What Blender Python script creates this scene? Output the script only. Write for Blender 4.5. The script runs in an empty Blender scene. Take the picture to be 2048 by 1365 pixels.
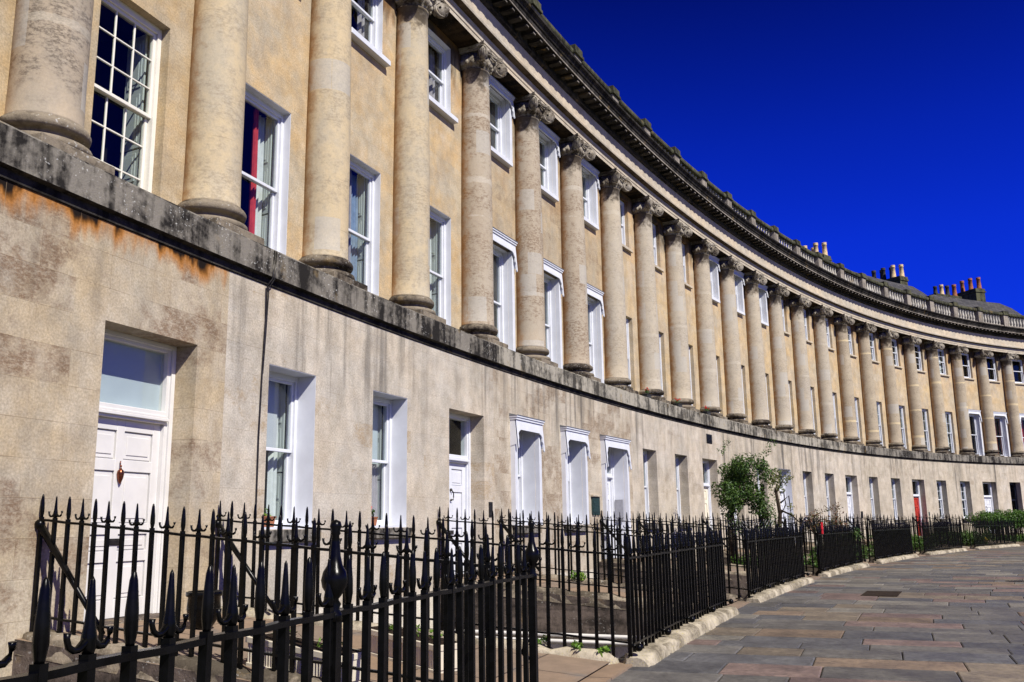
import bpy, bmesh, math, random
from mathutils import Vector, Matrix
R = math.radians
random.seed(7)
sc = bpy.context.scene
C = sc.collection

# ------------------------------------------------------------------ camera
ZG = 5.53                      # facade datum (column foot) above the pavement
cd = bpy.data.cameras.new('camera'); cam = bpy.data.objects.new('camera', cd); C.objects.link(cam)
yaw, pit, rol = 1.244381, 0.197791, -0.015145
fw = Vector((math.sin(yaw)*math.cos(pit), math.cos(yaw)*math.cos(pit), math.sin(pit)))
rt = Vector((math.cos(yaw), -math.sin(yaw), 0)); up = rt.cross(fw)
r2 = rt*math.cos(rol)+up*math.sin(rol); u2 = -rt*math.sin(rol)+up*math.cos(rol)
M = Matrix((r2, u2, -fw)).transposed().to_4x4(); M.translation = (-7.020909, -7.826821, -4.097145+ZG)
cam.matrix_world = M
cd.sensor_width = 36; cd.lens = 1839.764/2048*36; cd.clip_end = 3000; cd.clip_start = 0.05
sc.camera = cam

# ------------------------------------------------------------------ sky, sun, exposure
SUN_EL = R(44); sx, sy = -0.530, -0.848
w = bpy.data.worlds.new('World'); sc.world = w; w.use_nodes = True
nt = w.node_tree; nt.nodes.clear()
sky = nt.nodes.new('ShaderNodeTexSky'); sky.sky_type = 'NISHITA'; sky.sun_disc = False
sky.sun_elevation = SUN_EL; sky.sun_rotation = math.atan2(sx, sy); sky.air_density = 1.0; sky.dust_density = 0.2; sky.ozone_density = 3.0
tint = nt.nodes.new('ShaderNodeMix'); tint.data_type = 'RGBA'; tint.blend_type = 'MULTIPLY'; tint.inputs[0].default_value = 1.0
tr_ = nt.nodes.new('ShaderNodeValToRGB'); tr_.color_ramp.elements[0].position = .05; tr_.color_ramp.elements[0].color = (.30, .34, .42, 1)   # pale horizon band, added below the view for neutral fill and reflections
tr_.color_ramp.elements[1].position = .19; tr_.color_ramp.elements[1].color = (.012, .075, 1.0, 1)   # polarised, deep blue air
wc = nt.nodes.new('ShaderNodeTexCoord'); wz = nt.nodes.new('ShaderNodeSeparateXYZ'); wr = nt.nodes.new('ShaderNodeValToRGB')
wr.color_ramp.elements[0].position = 0.0; wr.color_ramp.elements[0].color = (1, 1, 1, 1)
wr.color_ramp.elements[1].position = 1.0; wr.color_ramp.elements[1].color = (.05, .05, .05, 1)
for ps, v in ((.28, .95), (.38, .74), (.52, .36), (.70, .13)):
    e = wr.color_ramp.elements.new(ps); e.color = (v, v, v, 1)
dk = nt.nodes.new('ShaderNodeMix'); dk.data_type = 'RGBA'; dk.blend_type = 'MULTIPLY'; dk.inputs[0].default_value = 1.0
bg = nt.nodes.new('ShaderNodeBackground'); bg.inputs[1].default_value = 0.10
ow = nt.nodes.new('ShaderNodeOutputWorld')
nt.links.new(wc.outputs['Generated'], wz.inputs[0]); nt.links.new(wz.outputs[2], wr.inputs[0]); nt.links.new(wz.outputs[2], tr_.inputs[0]); nt.links.new(tr_.outputs[0], tint.inputs[7])
nt.links.new(sky.outputs[0], tint.inputs[6]); nt.links.new(tint.outputs[2], dk.inputs[6]); nt.links.new(wr.outputs[0], dk.inputs[7]); nt.links.new(dk.outputs[2], bg.inputs[0]); nt.links.new(bg.outputs[0], ow.inputs[0])
sl = bpy.data.lights.new('sun', 'SUN'); sl.energy = 4.2; sl.angle = R(0.5); sl.color = (1.0, 0.95, 0.87)
so = bpy.data.objects.new('sun', sl); C.objects.link(so)
sv = Vector((sx*math.cos(SUN_EL), sy*math.cos(SUN_EL), math.sin(SUN_EL)))
so.rotation_euler = sv.to_track_quat('Z', 'Y').to_euler(); so.location = (-10, -30, 40)
sc.view_settings.view_transform = 'Standard'; sc.view_settings.look = 'None'
sc.view_settings.exposure = 0.57; sc.view_settings.gamma = 1.0
sc.cycles.max_bounces = 6; sc.cycles.diffuse_bounces = 2; sc.cycles.transparent_max_bounces = 12
sc.cycles.use_denoising = True

# ------------------------------------------------------------------ the crescent's curve
K0, K1, K2 = 0.01065339, -0.00030229, 7.65970e-06
S0, S1, NS = -60.0, 140.0, 4000
_ds = (S1-S0)/NS
def heading(s):
    if s > 85: return heading(85.0)-(s-85)*0.02
    if s < -14: return heading(-14.0)-(s+14)*0.012
    return -(K0*s+K1*s*s/2+K2*s**3/3)
_tab = [(0.0, 0.0)]
for i in range(NS):
    h = heading(S0+(i+.5)*_ds); x, y = _tab[-1]; _tab.append((x+math.cos(h)*_ds, y+math.sin(h)*_ds))
_i0 = int(round(-S0/_ds)); _ox, _oy = _tab[_i0]
def P(s):
    f = (s-S0)/_ds; i = max(0, min(NS-1, int(f))); t = f-i
    return (_tab[i][0]*(1-t)+_tab[i+1][0]*t-_ox, _tab[i][1]*(1-t)+_tab[i+1][1]*t-_oy)
def G(s, off, z):
    """arc length along the facade, distance in front of it, height over the column foot -> world"""
    x, y = P(s); h = heading(s)
    return Vector((x+math.sin(h)*off, y-math.cos(h)*off, z+ZG))
_SC = [0.06, 2.838, 5.619, 8.461, 11.329, 14.155, 17.015, 19.939, 22.744, 25.58, 28.433, 31.224, 34.072, 36.882, 39.681, 42.527, 45.383, 48.233, 51.114, 53.993, 56.816, 59.627, 62.434, 65.206]
def SC(i):
    if i < 0: return _SC[0]+2.83*i
    if i > 23: return _SC[23]+2.83*(i-23)
    return _SC[i]
def MID(b): return (SC(b)+SC(b+1))/2

# ------------------------------------------------------------------ node helpers and materials
class NT:
    def __init__(s, name):
        s.m = bpy.data.materials.new(name); s.m.use_nodes = True; s.t = s.m.node_tree
        s.b = s.t.nodes['Principled BSDF']
    def n(s, typ, **kw):
        nd = s.t.nodes.new('ShaderNode'+typ)
        for k, v in kw.items(): setattr(nd, k, v)
        return nd
    def set(s, sock, v):
        if hasattr(v, 'is_linked') or isinstance(v, bpy.types.NodeSocket): s.t.links.new(v, sock)
        elif isinstance(v, (tuple, list)) and len(v) == 3 and sock.type == 'RGBA': sock.default_value = (*v, 1)
        else: sock.default_value = v
    def coord(s, kind='UV'):
        return s.n('TexCoord').outputs[kind]
    def scale(s, vec, sc3, off=None):
        m = s.n('Mapping'); m.inputs['Scale'].default_value = sc3
        s.set(m.inputs['Vector'], vec)
        if off is not None: s.set(m.inputs['Location'], off)
        return m.outputs[0]
    def noise(s, vec, scale, detail=4, rough=.55, dist=0.0):
        nd = s.n('TexNoise'); s.set(nd.inputs['Vector'], vec); nd.inputs['Scale'].default_value = scale
        nd.inputs['Detail'].default_value = detail; nd.inputs['Roughness'].default_value = rough; nd.inputs['Distortion'].default_value = dist
        return nd.outputs['Fac']
    def rng(s, v, a, b, c=0.0, d=1.0, smooth=True):
        m = s.n('MapRange'); m.interpolation_type = 'SMOOTHSTEP' if smooth else 'LINEAR'
        s.set(m.inputs[0], v); m.inputs[1].default_value = a; m.inputs[2].default_value = b; m.inputs[3].default_value = c; m.inputs[4].default_value = d
        return m.outputs[0]
    def math(s, op, a, b=0.0):
        m = s.n('Math', operation=op); s.set(m.inputs[0], a); s.set(m.inputs[1], b); return m.outputs[0]
    def mix(s, f, a, b, mode='MIX'):
        m = s.n('Mix', data_type='RGBA', blend_type=mode); s.set(m.inputs[0], f); s.set(m.inputs[6], a); s.set(m.inputs[7], b); return m.outputs[2]
    def sep(s, v):
        m = s.n('SeparateXYZ'); s.set(m.inputs[0], v); return m.outputs
    def bump(s, h, st=.3, d=.01):
        m = s.n('Bump'); m.inputs['Strength'].default_value = st; m.inputs['Distance'].default_value = d; s.set(m.inputs['Height'], h)
        s.t.links.new(m.outputs[0], s.b.inputs['Normal'])
    def out(s, col, rough=.8, spec=.3):
        s.set(s.b.inputs['Base Color'], col); s.set(s.b.inputs['Roughness'], rough); s.b.inputs['Specular IOR Level'].default_value = spec
        return s.m

def stone(name, c1, c2, patch=None, pa=0.0, streak=0.0, stop=-.8, slen=1.7, bounce_tint=0.0, joint=.6, bw=.95, bh=.375, sooty=None, grime=(.10, .095, .085), seed=0.0, paint=None, soot=0.0):  # soot: soot plus the painted-in shadow of the entablature
    q = NT(name); uv = q.coord('UV'); uvo = q.scale(uv, (1, 1, 1), (seed, seed*.37, 0))
    br = q.n('TexBrick'); q.set(br.inputs['Vector'], uvo)
    br.inputs['Color1'].default_value = (1, 1, 1, 1); br.inputs['Color2'].default_value = (0, 0, 0, 1); br.inputs['Mortar'].default_value = (.5, .5, .5, 1)
    br.inputs['Scale'].default_value = 1; br.inputs['Mortar Size'].default_value = .005; br.inputs['Mortar Smooth'].default_value = .6
    br.inputs['Brick Width'].default_value = bw; br.inputs['Row Height'].default_value = bh; br.offset = .5
    big = q.noise(uvo, .7, 5, .6); mid = q.noise(uvo, 4.5, 6, .65); fine = q.noise(uvo, 38, 5, .7)
    blk = q.rng(br.outputs['Color'], 0, 1, -.22, .22, False)
    f = q.math('ADD', q.rng(big, .3, .7), blk)
    f = q.math('ADD', f, q.rng(mid, .3, .7, -.25, .25))
    col = q.mix(f, c1, c2)
    z = q.sep(uv)[1]; x = q.sep(uv)[0]
    wash = q.math('MULTIPLY', q.rng(q.noise(q.scale(uvo, (1, .55, 1)), 1.3, 6, .68), .42, .68), .5)
    col = q.mix(wash, col, (.36, .335, .275))
    pale = q.math('MULTIPLY', q.rng(q.noise(q.scale(uvo, (1.2, .8, 1)), 1.9, 5, .6), .6, .72), .35)
    col = q.mix(pale, col, (.66, .59, .46))
    if patch:
        pn = q.noise(q.scale(uvo, (.55, .9, 1)), 1.0, 2, .5); bl = q.rng(br.outputs['Color'], 0, 1, -.20, .16, False)
        soft = q.rng(q.math('ADD', q.math('ADD', pn, bl), q.rng(mid, .3, .7, -.10, .10)), .62-pa*.2, .80-pa*.2)
        br_ = q.math('MULTIPLY', q.rng(q.noise(q.scale(uvo, (12, 24, 1)), 1.0, 6, .85), .38, .56, .25, 1), q.rng(q.noise(uvo, 3.5, 4), .35, .55, .4, 1))
        col = q.mix(q.math('MULTIPLY', q.math('MULTIPLY', soft, br_), .8), col, patch)
    if streak:
        st = q.noise(q.scale(uvo, (3.1, .16, 1)), 1.0, 5, .62)
        st2 = q.noise(q.scale(uvo, (.5, .05, 1)), 1.0, 2, .5)
        ln = q.math('MULTIPLY', q.rng(st, .42, .66), q.rng(st2, .4, .62, .25, 1))
        zm = q.rng(q.math('ADD', z, q.rng(st, .3, .7, -.8, .8)), stop-slen, stop)
        col = q.mix(q.math('MULTIPLY', q.math('MULTIPLY', ln, zm), streak), col, grime)
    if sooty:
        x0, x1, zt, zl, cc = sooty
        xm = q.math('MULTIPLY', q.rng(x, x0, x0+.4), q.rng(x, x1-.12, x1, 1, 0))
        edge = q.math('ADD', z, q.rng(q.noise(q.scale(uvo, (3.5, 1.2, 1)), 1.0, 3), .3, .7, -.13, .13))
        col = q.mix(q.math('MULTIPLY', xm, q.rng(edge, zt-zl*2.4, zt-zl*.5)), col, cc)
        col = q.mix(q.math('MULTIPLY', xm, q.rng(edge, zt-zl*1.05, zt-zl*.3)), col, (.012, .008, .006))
    if soot:  # soot below the entablature, deepened to paint in its shadow
        sm = q.rng(q.math('ADD', z, q.rng(q.noise(q.scale(uvo, (2.2, .5, 1)), 1.0, 5, .65), .3, .7, -.45, .45)), 5.5, 6.3)
        col = q.mix(q.math('MULTIPLY', sm, soot), col, (.022, .016, .012))
    if bounce_tint:  # warm bounced light painted into the upper wall, stronger towards the top
        on = q.math('MULTIPLY', q.rng(q.noise(uvo, 1.3, 4), .38, .7), q.rng(z, 3.2, 6.3, .15, 1))
        col = q.mix(q.math('MULTIPLY', on, bounce_tint), col, (.62, .30, .08))
    if paint:
        col = q.mix(q.rng(q.math('ADD', z, q.rng(mid, .3, .7, -.03, .03)), paint[0], paint[0]+.05, 1, 0), col, paint[1])
    pits = q.rng(q.noise(uvo, 19, 3, .8), .22, .32, 0, 1)
    col = q.mix(q.math('MULTIPLY', q.math('SUBTRACT', 1.0, pits), .55), col, (.10, .065, .035))
    col = q.mix(1.0, col, q.mix(q.rng(fine, .25, .75), (.70, .69, .68), (1.18, 1.18, 1.18)), 'MULTIPLY')
    col = q.mix(1.0, col, q.mix(q.rng(q.noise(q.scale(uvo, (1, .8, 1)), 2.6, 6, .7), .3, .7), (.82, .80, .78), (1.12, 1.12, 1.12)), 'MULTIPLY')
    jm = q.math('MULTIPLY', br.outputs['Fac'], q.rng(q.noise(uvo, 2.2, 3), .35, .65, .15, 1))
    col = q.mix(q.math('MULTIPLY', jm, joint), col, (.24, .17, .10))
    h = q.math('ADD', q.math('MULTIPLY', fine, .45), q.math('MULTIPLY', mid, .8))
    h = q.math('SUBTRACT', q.math('MULTIPLY', q.math('ADD', h, pits), 1.0), q.math('MULTIPLY', jm, .9))
    q.bump(h, .35, .012)
    return q.out(col, .9, .15)

def weathered(name, c1, c2, specks=.5, scale=1.0, kind='UV', streak=True, speckcol=(.62, .62, .58)):
    """dark lichen-covered stone of the string course, column feet and cornice"""
    q = NT(name); v = q.coord(kind); oi = q.n('ObjectInfo').outputs['Random']
    v = q.scale(v, (scale, scale, scale), q.math('MULTIPLY', oi, 31.0) if kind == 'Object' else None)
    a = q.noise(v, 1.1, 5, .65); b = q.noise(v, 9, 6, .7); c = q.noise(v, 45, 4, .7)
    f = q.math('ADD', q.rng(a, .35, .65), q.rng(b, .3, .7, -.3, .3))
    if streak:
        f = q.math('ADD', f, q.rng(q.noise(q.scale(v, (4.5, .35, 4.5)), 1.0, 5, .6), .35, .65, -.45, .45))
    col = q.mix(f, c1, c2)
    sp = q.math('MULTIPLY', q.rng(q.noise(v, 27, 2, .5), .62, .70), q.rng(q.noise(v, 1.7, 3), .45, .6))
    col = q.mix(q.math('MULTIPLY', sp, specks), col, speckcol)
    och = q.math('MULTIPLY', q.rng(q.noise(v, 2.3, 5), .6, .72), .35)
    col = q.mix(och, col, (.30, .20, .07))
    col = q.mix(1.0, col, q.mix(c, (.7, .7, .7), (1.2, 1.2, 1.2)), 'MULTIPLY')
    q.bump(q.math('ADD', q.math('MULTIPLY', b, 1.0), q.math('MULTIPLY', c, .5)), .6, .02)
    return q.out(col, .92, .1)

def shaft_mat(name, c1, c2, mott, ma, band=0.0, bandcol=(.62, .57, .46), crease=.7):
    q = NT(name); v = q.coord('Object'); oi = q.n('ObjectInfo').outputs['Random']
    vo = q.scale(v, (1, 1, 1), q.math('MULTIPLY', oi, 47.0))
    xyz = q.sep(v); zz = xyz[2]
    big = q.noise(q.scale(vo, (1, 1, .5)), 1.1, 4, .6); mid = q.noise(vo, 6, 6, .68); fine = q.noise(vo, 34, 5, .72)
    col = q.mix(q.math('ADD', q.rng(big, .35, .65), q.rng(mid, .3, .7, -.3, .3)), c1, c2)
    zo = q.math('ADD', zz, q.math('MULTIPLY', oi, 13.0))
    cz = q.n('CombineXYZ'); q.set(cz.inputs[2], zo)
    zn = q.noise(cz.outputs[0], .9, 2, .5)
    mt = q.math('MULTIPLY', q.rng(q.noise(q.scale(vo, (1, 1, 2.2)), 13, 6, .78), .42, .60), q.rng(q.math('ADD', zn, q.rng(mid, .3, .7, -.12, .12)), .38, .60))
    col = q.mix(q.math('MULTIPLY', mt, ma), col, mott)
    if band:
        bz = q.noise(cz.outputs[0], 3.3, 1, .5)
        bm = q.math('MULTIPLY', q.rng(q.math('ADD', bz, q.rng(q.noise(vo, 7, 4), .3, .7, -.02, .02)), .625, .64), band)
        col = q.mix(bm, col, bandcol)
    # drum joints
    fr = q.math('FRACT', q.math('DIVIDE', zo, .92))
    jl = q.math('MULTIPLY', q.rng(q.math('ABSOLUTE', q.math('SUBTRACT', fr, .5)), .0, .007, .5, 0), q.rng(q.noise(vo, 3, 3), .4, .6))
    col = q.mix(jl, col, (.16, .12, .08))
    # pale cement repairs cut square into the drums
    uv = q.n('TexCoord').outputs['UV']; um = q.n('CombineXYZ'); q.set(um.inputs[0], q.math('MULTIPLY', oi, 17.0)); q.set(um.inputs[1], q.math('MULTIPLY', oi, 29.0))
    va = q.n('VectorMath', operation='ADD'); q.set(va.inputs[0], uv); q.set(va.inputs[1], um.outputs[0])
    rb = q.n('TexBrick'); q.set(rb.inputs['Vector'], va.outputs[0]); rb.inputs['Color1'].default_value = (0, 0, 0, 1); rb.inputs['Color2'].default_value = (1, 1, 1, 1); rb.inputs['Mortar'].default_value = (0, 0, 0, 1)
    rb.inputs['Scale'].default_value = 1; rb.inputs['Brick Width'].default_value = .42; rb.inputs['Row Height'].default_value = .55; rb.inputs['Mortar Size'].default_value = .004; rb.inputs['Bias'].default_value = 0
    rp = q.math('MULTIPLY', q.rng(rb.outputs['Color'], .86, .87), .6)
    col = q.mix(rp, col, (.47, .45, .40))
    # brown run-off in the crease against the wall
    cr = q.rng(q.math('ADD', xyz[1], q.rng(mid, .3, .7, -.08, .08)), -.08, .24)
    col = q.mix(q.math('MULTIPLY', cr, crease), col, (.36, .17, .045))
    cap_shadow = q.math('MULTIPLY', q.rng(q.math('ADD', zz, q.rng(q.noise(vo, 5, 5, .65), .3, .7, -.22, .22)), 5.55, 5.95), q.rng(xyz[0], -.1, .22, .85, 0))  # the capital's shadow painted onto the shaft top, heavier on the left
    col = q.mix(cap_shadow, col, (.05, .036, .025))
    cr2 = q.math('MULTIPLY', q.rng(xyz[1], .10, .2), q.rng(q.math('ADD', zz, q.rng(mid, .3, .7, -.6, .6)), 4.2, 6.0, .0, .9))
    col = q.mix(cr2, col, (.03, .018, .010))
    col = q.mix(1.0, col, q.mix(fine, (.74, .74, .74), (1.15, 1.15, 1.15)), 'MULTIPLY')
    q.bump(q.math('ADD', q.math('MULTIPLY', mid, .8), q.math('MULTIPLY', fine, .5)), .4, .015)
    return q.out(col, .9, .12)

def plain(name, col, rough=.5, spec=.4, var=.08, scale=6.0, metal=0.0, bump=0.0, kind='Object', coat=0.0):
    q = NT(name); v = q.coord(kind); n1 = q.noise(v, scale, 5, .6)
    lo = tuple(max(0, c*(1-var*1.6)) for c in col); hi = tuple(min(1, c*(1+var)) for c in col)
    c = q.mix(q.rng(n1, .3, .7), lo, hi)
    if bump: q.bump(q.noise(v, scale*5, 4, .6), bump, .01)
    q.b.inputs['Metallic'].default_value = metal; q.b.inputs['Coat Weight'].default_value = coat
    return q.out(c, q.rng(n1, .3, .7, max(.03, rough-.06), rough+.08), spec)

def glass_mat():
    m = bpy.data.materials.new('window_glass'); m.use_nodes = True; t = m.node_tree; t.nodes.clear()
    o = t.nodes.new('ShaderNodeOutputMaterial'); mx = t.nodes.new('ShaderNodeMixShader'); tr = t.nodes.new('ShaderNodeBsdfTransparent'); gl = t.nodes.new('ShaderNodeBsdfGlossy')
    lw = t.nodes.new('ShaderNodeLayerWeight'); lw.inputs[0].default_value = .5; pw = t.nodes.new('ShaderNodeMath'); pw.operation = 'POWER'; pw.inputs[1].default_value = 4.0; fr = t.nodes.new('ShaderNodeMapRange'); fr.inputs[3].default_value = .02; fr.inputs[4].default_value = .5
    t.links.new(lw.outputs['Facing'], pw.inputs[0]); t.links.new(pw.outputs[0], fr.inputs[0])
    tc = t.nodes.new('ShaderNodeTexCoord'); nz = t.nodes.new('ShaderNodeTexNoise'); nz.inputs['Scale'].default_value = 2.2; bp = t.nodes.new('ShaderNodeBump'); bp.inputs['Strength'].default_value = .05; bp.inputs['Distance'].default_value = .02
    t.links.new(tc.outputs['Object'], nz.inputs['Vector']); t.links.new(nz.outputs['Fac'], bp.inputs['Height']); t.links.new(bp.outputs[0], gl.inputs['Normal'])
    gl.inputs['Roughness'].default_value = .02; tr.inputs[0].default_value = (.93, .96, .95, 1)
    t.links.new(fr.outputs[0], mx.inputs[0]); t.links.new(tr.outputs[0], mx.inputs[1]); t.links.new(gl.outputs[0], mx.inputs[2]); t.links.new(mx.outputs[0], o.inputs[0])
    return m

CREAM, GOLD, GREY, TAN = (.60, .47, .30), (.66, .44, .20), (.50, .45, .36), (.52, .40, .25)
BROWN = (.23, .145, .085)
mat = {}
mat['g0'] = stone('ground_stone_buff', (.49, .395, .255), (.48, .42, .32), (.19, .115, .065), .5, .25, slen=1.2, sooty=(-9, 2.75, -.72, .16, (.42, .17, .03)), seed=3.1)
mat['g1'] = stone('ground_stone_cream', (.58, .51, .40), (.53, .49, .415), (.40, .30, .18), .1, .75, slen=2.0, seed=11.7, joint=.3, paint=(-5.25, (.66, .62, .52)))
mat['g2'] = stone('ground_stone_brown', (.50, .43, .325), (.54, .49, .40), (.24, .17, .105), .8, .8, slen=1.5, seed=21.3, paint=(-5.25, (.66, .62, .52)))
mat['g3'] = stone('ground_stone_pale', (.56, .49, .385), (.56, .51, .43), (.36, .30, .22), .05, .7, slen=2.0, seed=33.9, joint=.3)
mat['g4'] = stone('ground_stone_streaked', (.50, .44, .34), (.54, .48, .385), (.36, .30, .22), .05, .95, slen=2.4, seed=45.2, joint=.3)
mat['u0'] = stone('upper_stone_buff', (.50, .37, .20), (.47, .385, .255), seed=2.2, bounce_tint=.3, joint=.25, soot=.9)  # soot on u0-u3 also paints in the entablature's shadow
mat['u1'] = stone('upper_stone_gold', (.56, .41, .22), (.49, .42, .30), seed=9.4, bounce_tint=.3, joint=.25, soot=.9)
mat['u2'] = stone('upper_stone_mottled', (.47, .365, .225), (.43, .365, .26), (.27, .20, .13), .5, seed=19.6, bounce_tint=.4, joint=.3, soot=.9)
mat['u3'] = stone('upper_stone_honey', (.55, .42, .24), (.51, .43, .31), seed=29.8, bounce_tint=.4, joint=.15, soot=.9)
mat['band'] = weathered('band_stone', (.022, .020, .018), (.23, .21, .175), .8)
mat['band2'] = weathered('band_stone_pale', (.065, .06, .05), (.38, .35, .285), .5)
mat['foot'] = weathered('column_foot_stone', (.04, .032, .025), (.25, .21, .155), .6, kind='Object', streak=False)
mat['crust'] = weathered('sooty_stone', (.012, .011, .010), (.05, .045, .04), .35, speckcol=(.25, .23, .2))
mat['soffit'] = weathered('stained_shaded_soffit_stone', (.010, .008, .006), (.055, .036, .02), .1)  # soffit stain, blackened further to stand for the unlit underside
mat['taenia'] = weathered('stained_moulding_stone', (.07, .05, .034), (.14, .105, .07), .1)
mat['arch'] = stone('architrave_stone', (.58, .49, .36), (.50, .45, .36), bw=1.4, bh=2.0, joint=.3, seed=5)
mat['pier'] = weathered('pier_stone', (.17, .15, .125), (.34, .30, .25), .4)
mat['bal'] = weathered('baluster_stone', (.30, .28, .245), (.56, .53, .46), .3, kind='Object')
mat['moss'] = weathered('mossy_coping_stone', (.035, .035, .025), (.10, .10, .06), .3, speckcol=(.2, .22, .08))
mat['cap'] = weathered('capital_stone', (.07, .055, .04), (.40, .36, .29), .3, kind='Object', streak=False, scale=2.0)
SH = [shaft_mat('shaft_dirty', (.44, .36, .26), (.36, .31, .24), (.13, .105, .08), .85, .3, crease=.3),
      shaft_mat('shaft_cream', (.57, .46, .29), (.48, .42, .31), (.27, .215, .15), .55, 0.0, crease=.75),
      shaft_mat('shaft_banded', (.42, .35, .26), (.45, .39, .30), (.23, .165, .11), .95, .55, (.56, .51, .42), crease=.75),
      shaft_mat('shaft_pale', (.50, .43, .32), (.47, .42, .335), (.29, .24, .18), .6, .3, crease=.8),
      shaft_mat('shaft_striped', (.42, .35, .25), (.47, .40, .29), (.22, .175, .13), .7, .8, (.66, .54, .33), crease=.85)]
mat['white'] = plain('white_paint', (.68, .70, .74), .4, .4, .04, 3)
mat['warmwhite'] = plain('warm_white_paint', (.69, .675, .645), .4, .4, .04, 3)
mat['cream'] = plain('cream_paint', (.80, .74, .58), .45, .4, .04, 3)
mat['red'] = plain('red_gloss_paint', (.42, .035, .02), .25, .5, .15, 4, coat=.3)
mat['navy'] = plain('navy_paint', (.012, .014, .03), .35, .5, .1, 4)
mat['glass'] = glass_mat()
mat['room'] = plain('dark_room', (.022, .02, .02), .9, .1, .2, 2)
mat['shutter'] = plain('grey_green_shutter_paint', (.47, .50, .50), .5, .3, .04, 3)
mat['net'] = plain('pale_curtain_cloth', (.58, .59, .60), .9, .1, .06, 8)
mat['lilac'] = plain('lilac_curtain_cloth', (.36, .32, .36), .9, .1, .1, 8)
mat['redcloth'] = plain('red_curtain_cloth', (.50, .05, .06), .9, .1, .12, 8)
mat['bluecloth'] = plain('blue_curtain_cloth', (.20, .26, .38), .9, .1, .12, 8)
mat['blind'] = plain('grey_roller_blind', (.50, .50, .54), .8, .1, .03, 2)
mat['frost'] = plain('frosted_blue_film', (.47, .51, .56), .5, .3, .04, 2)
mat['bars'] = plain('glazing_bar_paint', (.78, .75, .66), .4, .4, .03, 3)
mat['iron'] = plain('black_gloss_iron', (.003, .003, .003), .26, .15, .4, 9, bump=.08)
mat['lead'] = plain('lead_sheet', (.16, .17, .18), .55, .4, .2, 5)
mat['bronze'] = plain('dark_bronze', (.05, .045, .04), .35, .5, .3, 20, metal=.7)
mat['brass'] = plain('brass', (.22, .07, .035), .3, .5, .2, 20, metal=.9)
mat['plaque'] = plain('green_bronze', (.018, .045, .042), .45, .5, .3, 20)
mat['plate'] = plain('steel_plate', (.36, .36, .38), .4, .5, .08, 12, metal=.3)
mat['slate'] = None
mat['pot'] = plain('buff_chimney_pot', (.58, .44, .25), .85, .1, .2, 7, bump=.3)
mat['potred'] = plain('terracotta', (.29, .115, .06), .85, .1, .25, 7, bump=.3)
mat['potdark'] = plain('sooty_chimney_pot', (.04, .04, .042), .8, .2, .3, 7, bump=.3)
mat['planter'] = plain('cream_planter_plastic', (.66, .60, .47), .5, .4, .06, 5)
mat['soil'] = plain('potting_soil', (.03, .02, .014), .95, .1, .4, 30, bump=.6)
mat['whitewash'] = stone('whitewashed_wall', (.66, .65, .62), (.62, .60, .56), (.48, .40, .30), .1, .35, stop=-5.5, slen=1.6, bw=3, bh=2, joint=.1, grime=(.35, .30, .22))
mat['kerb'] = weathered('kerb_limestone', (.17, .145, .105), (.50, .44, .33), .6, kind='Object', streak=False, scale=1.6, speckcol=(.55, .47, .14))
mat['roughwall'] = weathered('rough_area_stone', (.09, .075, .055), (.32, .27, .20), .5, kind='Object', scale=1.3)
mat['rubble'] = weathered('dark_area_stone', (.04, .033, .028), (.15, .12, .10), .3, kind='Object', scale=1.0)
def leaf_mat(name, c1, c2):
    q = NT(name); oi = q.n('ObjectInfo').outputs['Random']; g = q.n('NewGeometry').outputs['Random Per Island']
    q.b.inputs['Subsurface Weight'].default_value = 0
    tr = q.t.nodes.new('ShaderNodeBsdfTranslucent'); mx = q.t.nodes.new('ShaderNodeMixShader'); mx.inputs[0].default_value = .3
    col = q.mix(g, c1, c2); q.out(col, .45, .4); q.t.links.new(col, tr.inputs[0])
    o = q.t.nodes['Material Output']; q.t.links.new(q.b.outputs[0], mx.inputs[1]); q.t.links.new(tr.outputs[0], mx.inputs[2]); q.t.links.new(mx.outputs[0], o.inputs[0])
    return q.m
mat['leaf'] = leaf_mat('rose_leaf', (.025, .07, .012), (.10, .17, .03))
mat['leaf2'] = leaf_mat('sparse_leaf', (.06, .09, .02), (.20, .20, .06))
mat['leafred'] = leaf_mat('bronze_leaf', (.06, .09, .02), (.22, .09, .05))
mat['leafhedge'] = leaf_mat('hedge_leaf', (.03, .08, .008), (.10, .20, .025))
mat['leafbright'] = leaf_mat('seedling_leaf', (.08, .20, .02), (.22, .34, .05))
mat['petal'] = plain('red_petal', (.65, .03, .02), .6, .2, .2, 30)
mat['petaly'] = plain('yellow_petal', (.65, .42, .03), .6, .2, .2, 30)
mat['bark'] = plain('dark_bark', (.035, .025, .018), .9, .1, .4, 14, bump=.8)
mat['redplastic'] = plain('red_ribbon_cloth', (.60, .02, .03), .5, .3, .15, 8)
def slate_mat():
    q = NT('roof_slate'); uv = q.coord('UV'); br = q.n('TexBrick'); q.set(br.inputs['Vector'], uv)
    br.inputs['Color1'].default_value = (.045, .046, .05, 1); br.inputs['Color2'].default_value = (.085, .083, .085, 1); br.inputs['Mortar'].default_value = (.015, .015, .016, 1)
    br.inputs['Scale'].default_value = 1; br.inputs['Brick Width'].default_value = .3; br.inputs['Row Height'].default_value = .22; br.inputs['Mortar Size'].default_value = .012
    c = q.mix(1.0, br.outputs['Color'], q.mix(q.noise(uv, 2.0, 5), (.6, .6, .6), (1.4, 1.35, 1.25)), 'MULTIPLY'); q.bump(br.outputs['Fac'], -.4, .02)
    return q.out(c, .6, .3)
mat['slate'] = slate_mat()
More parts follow.
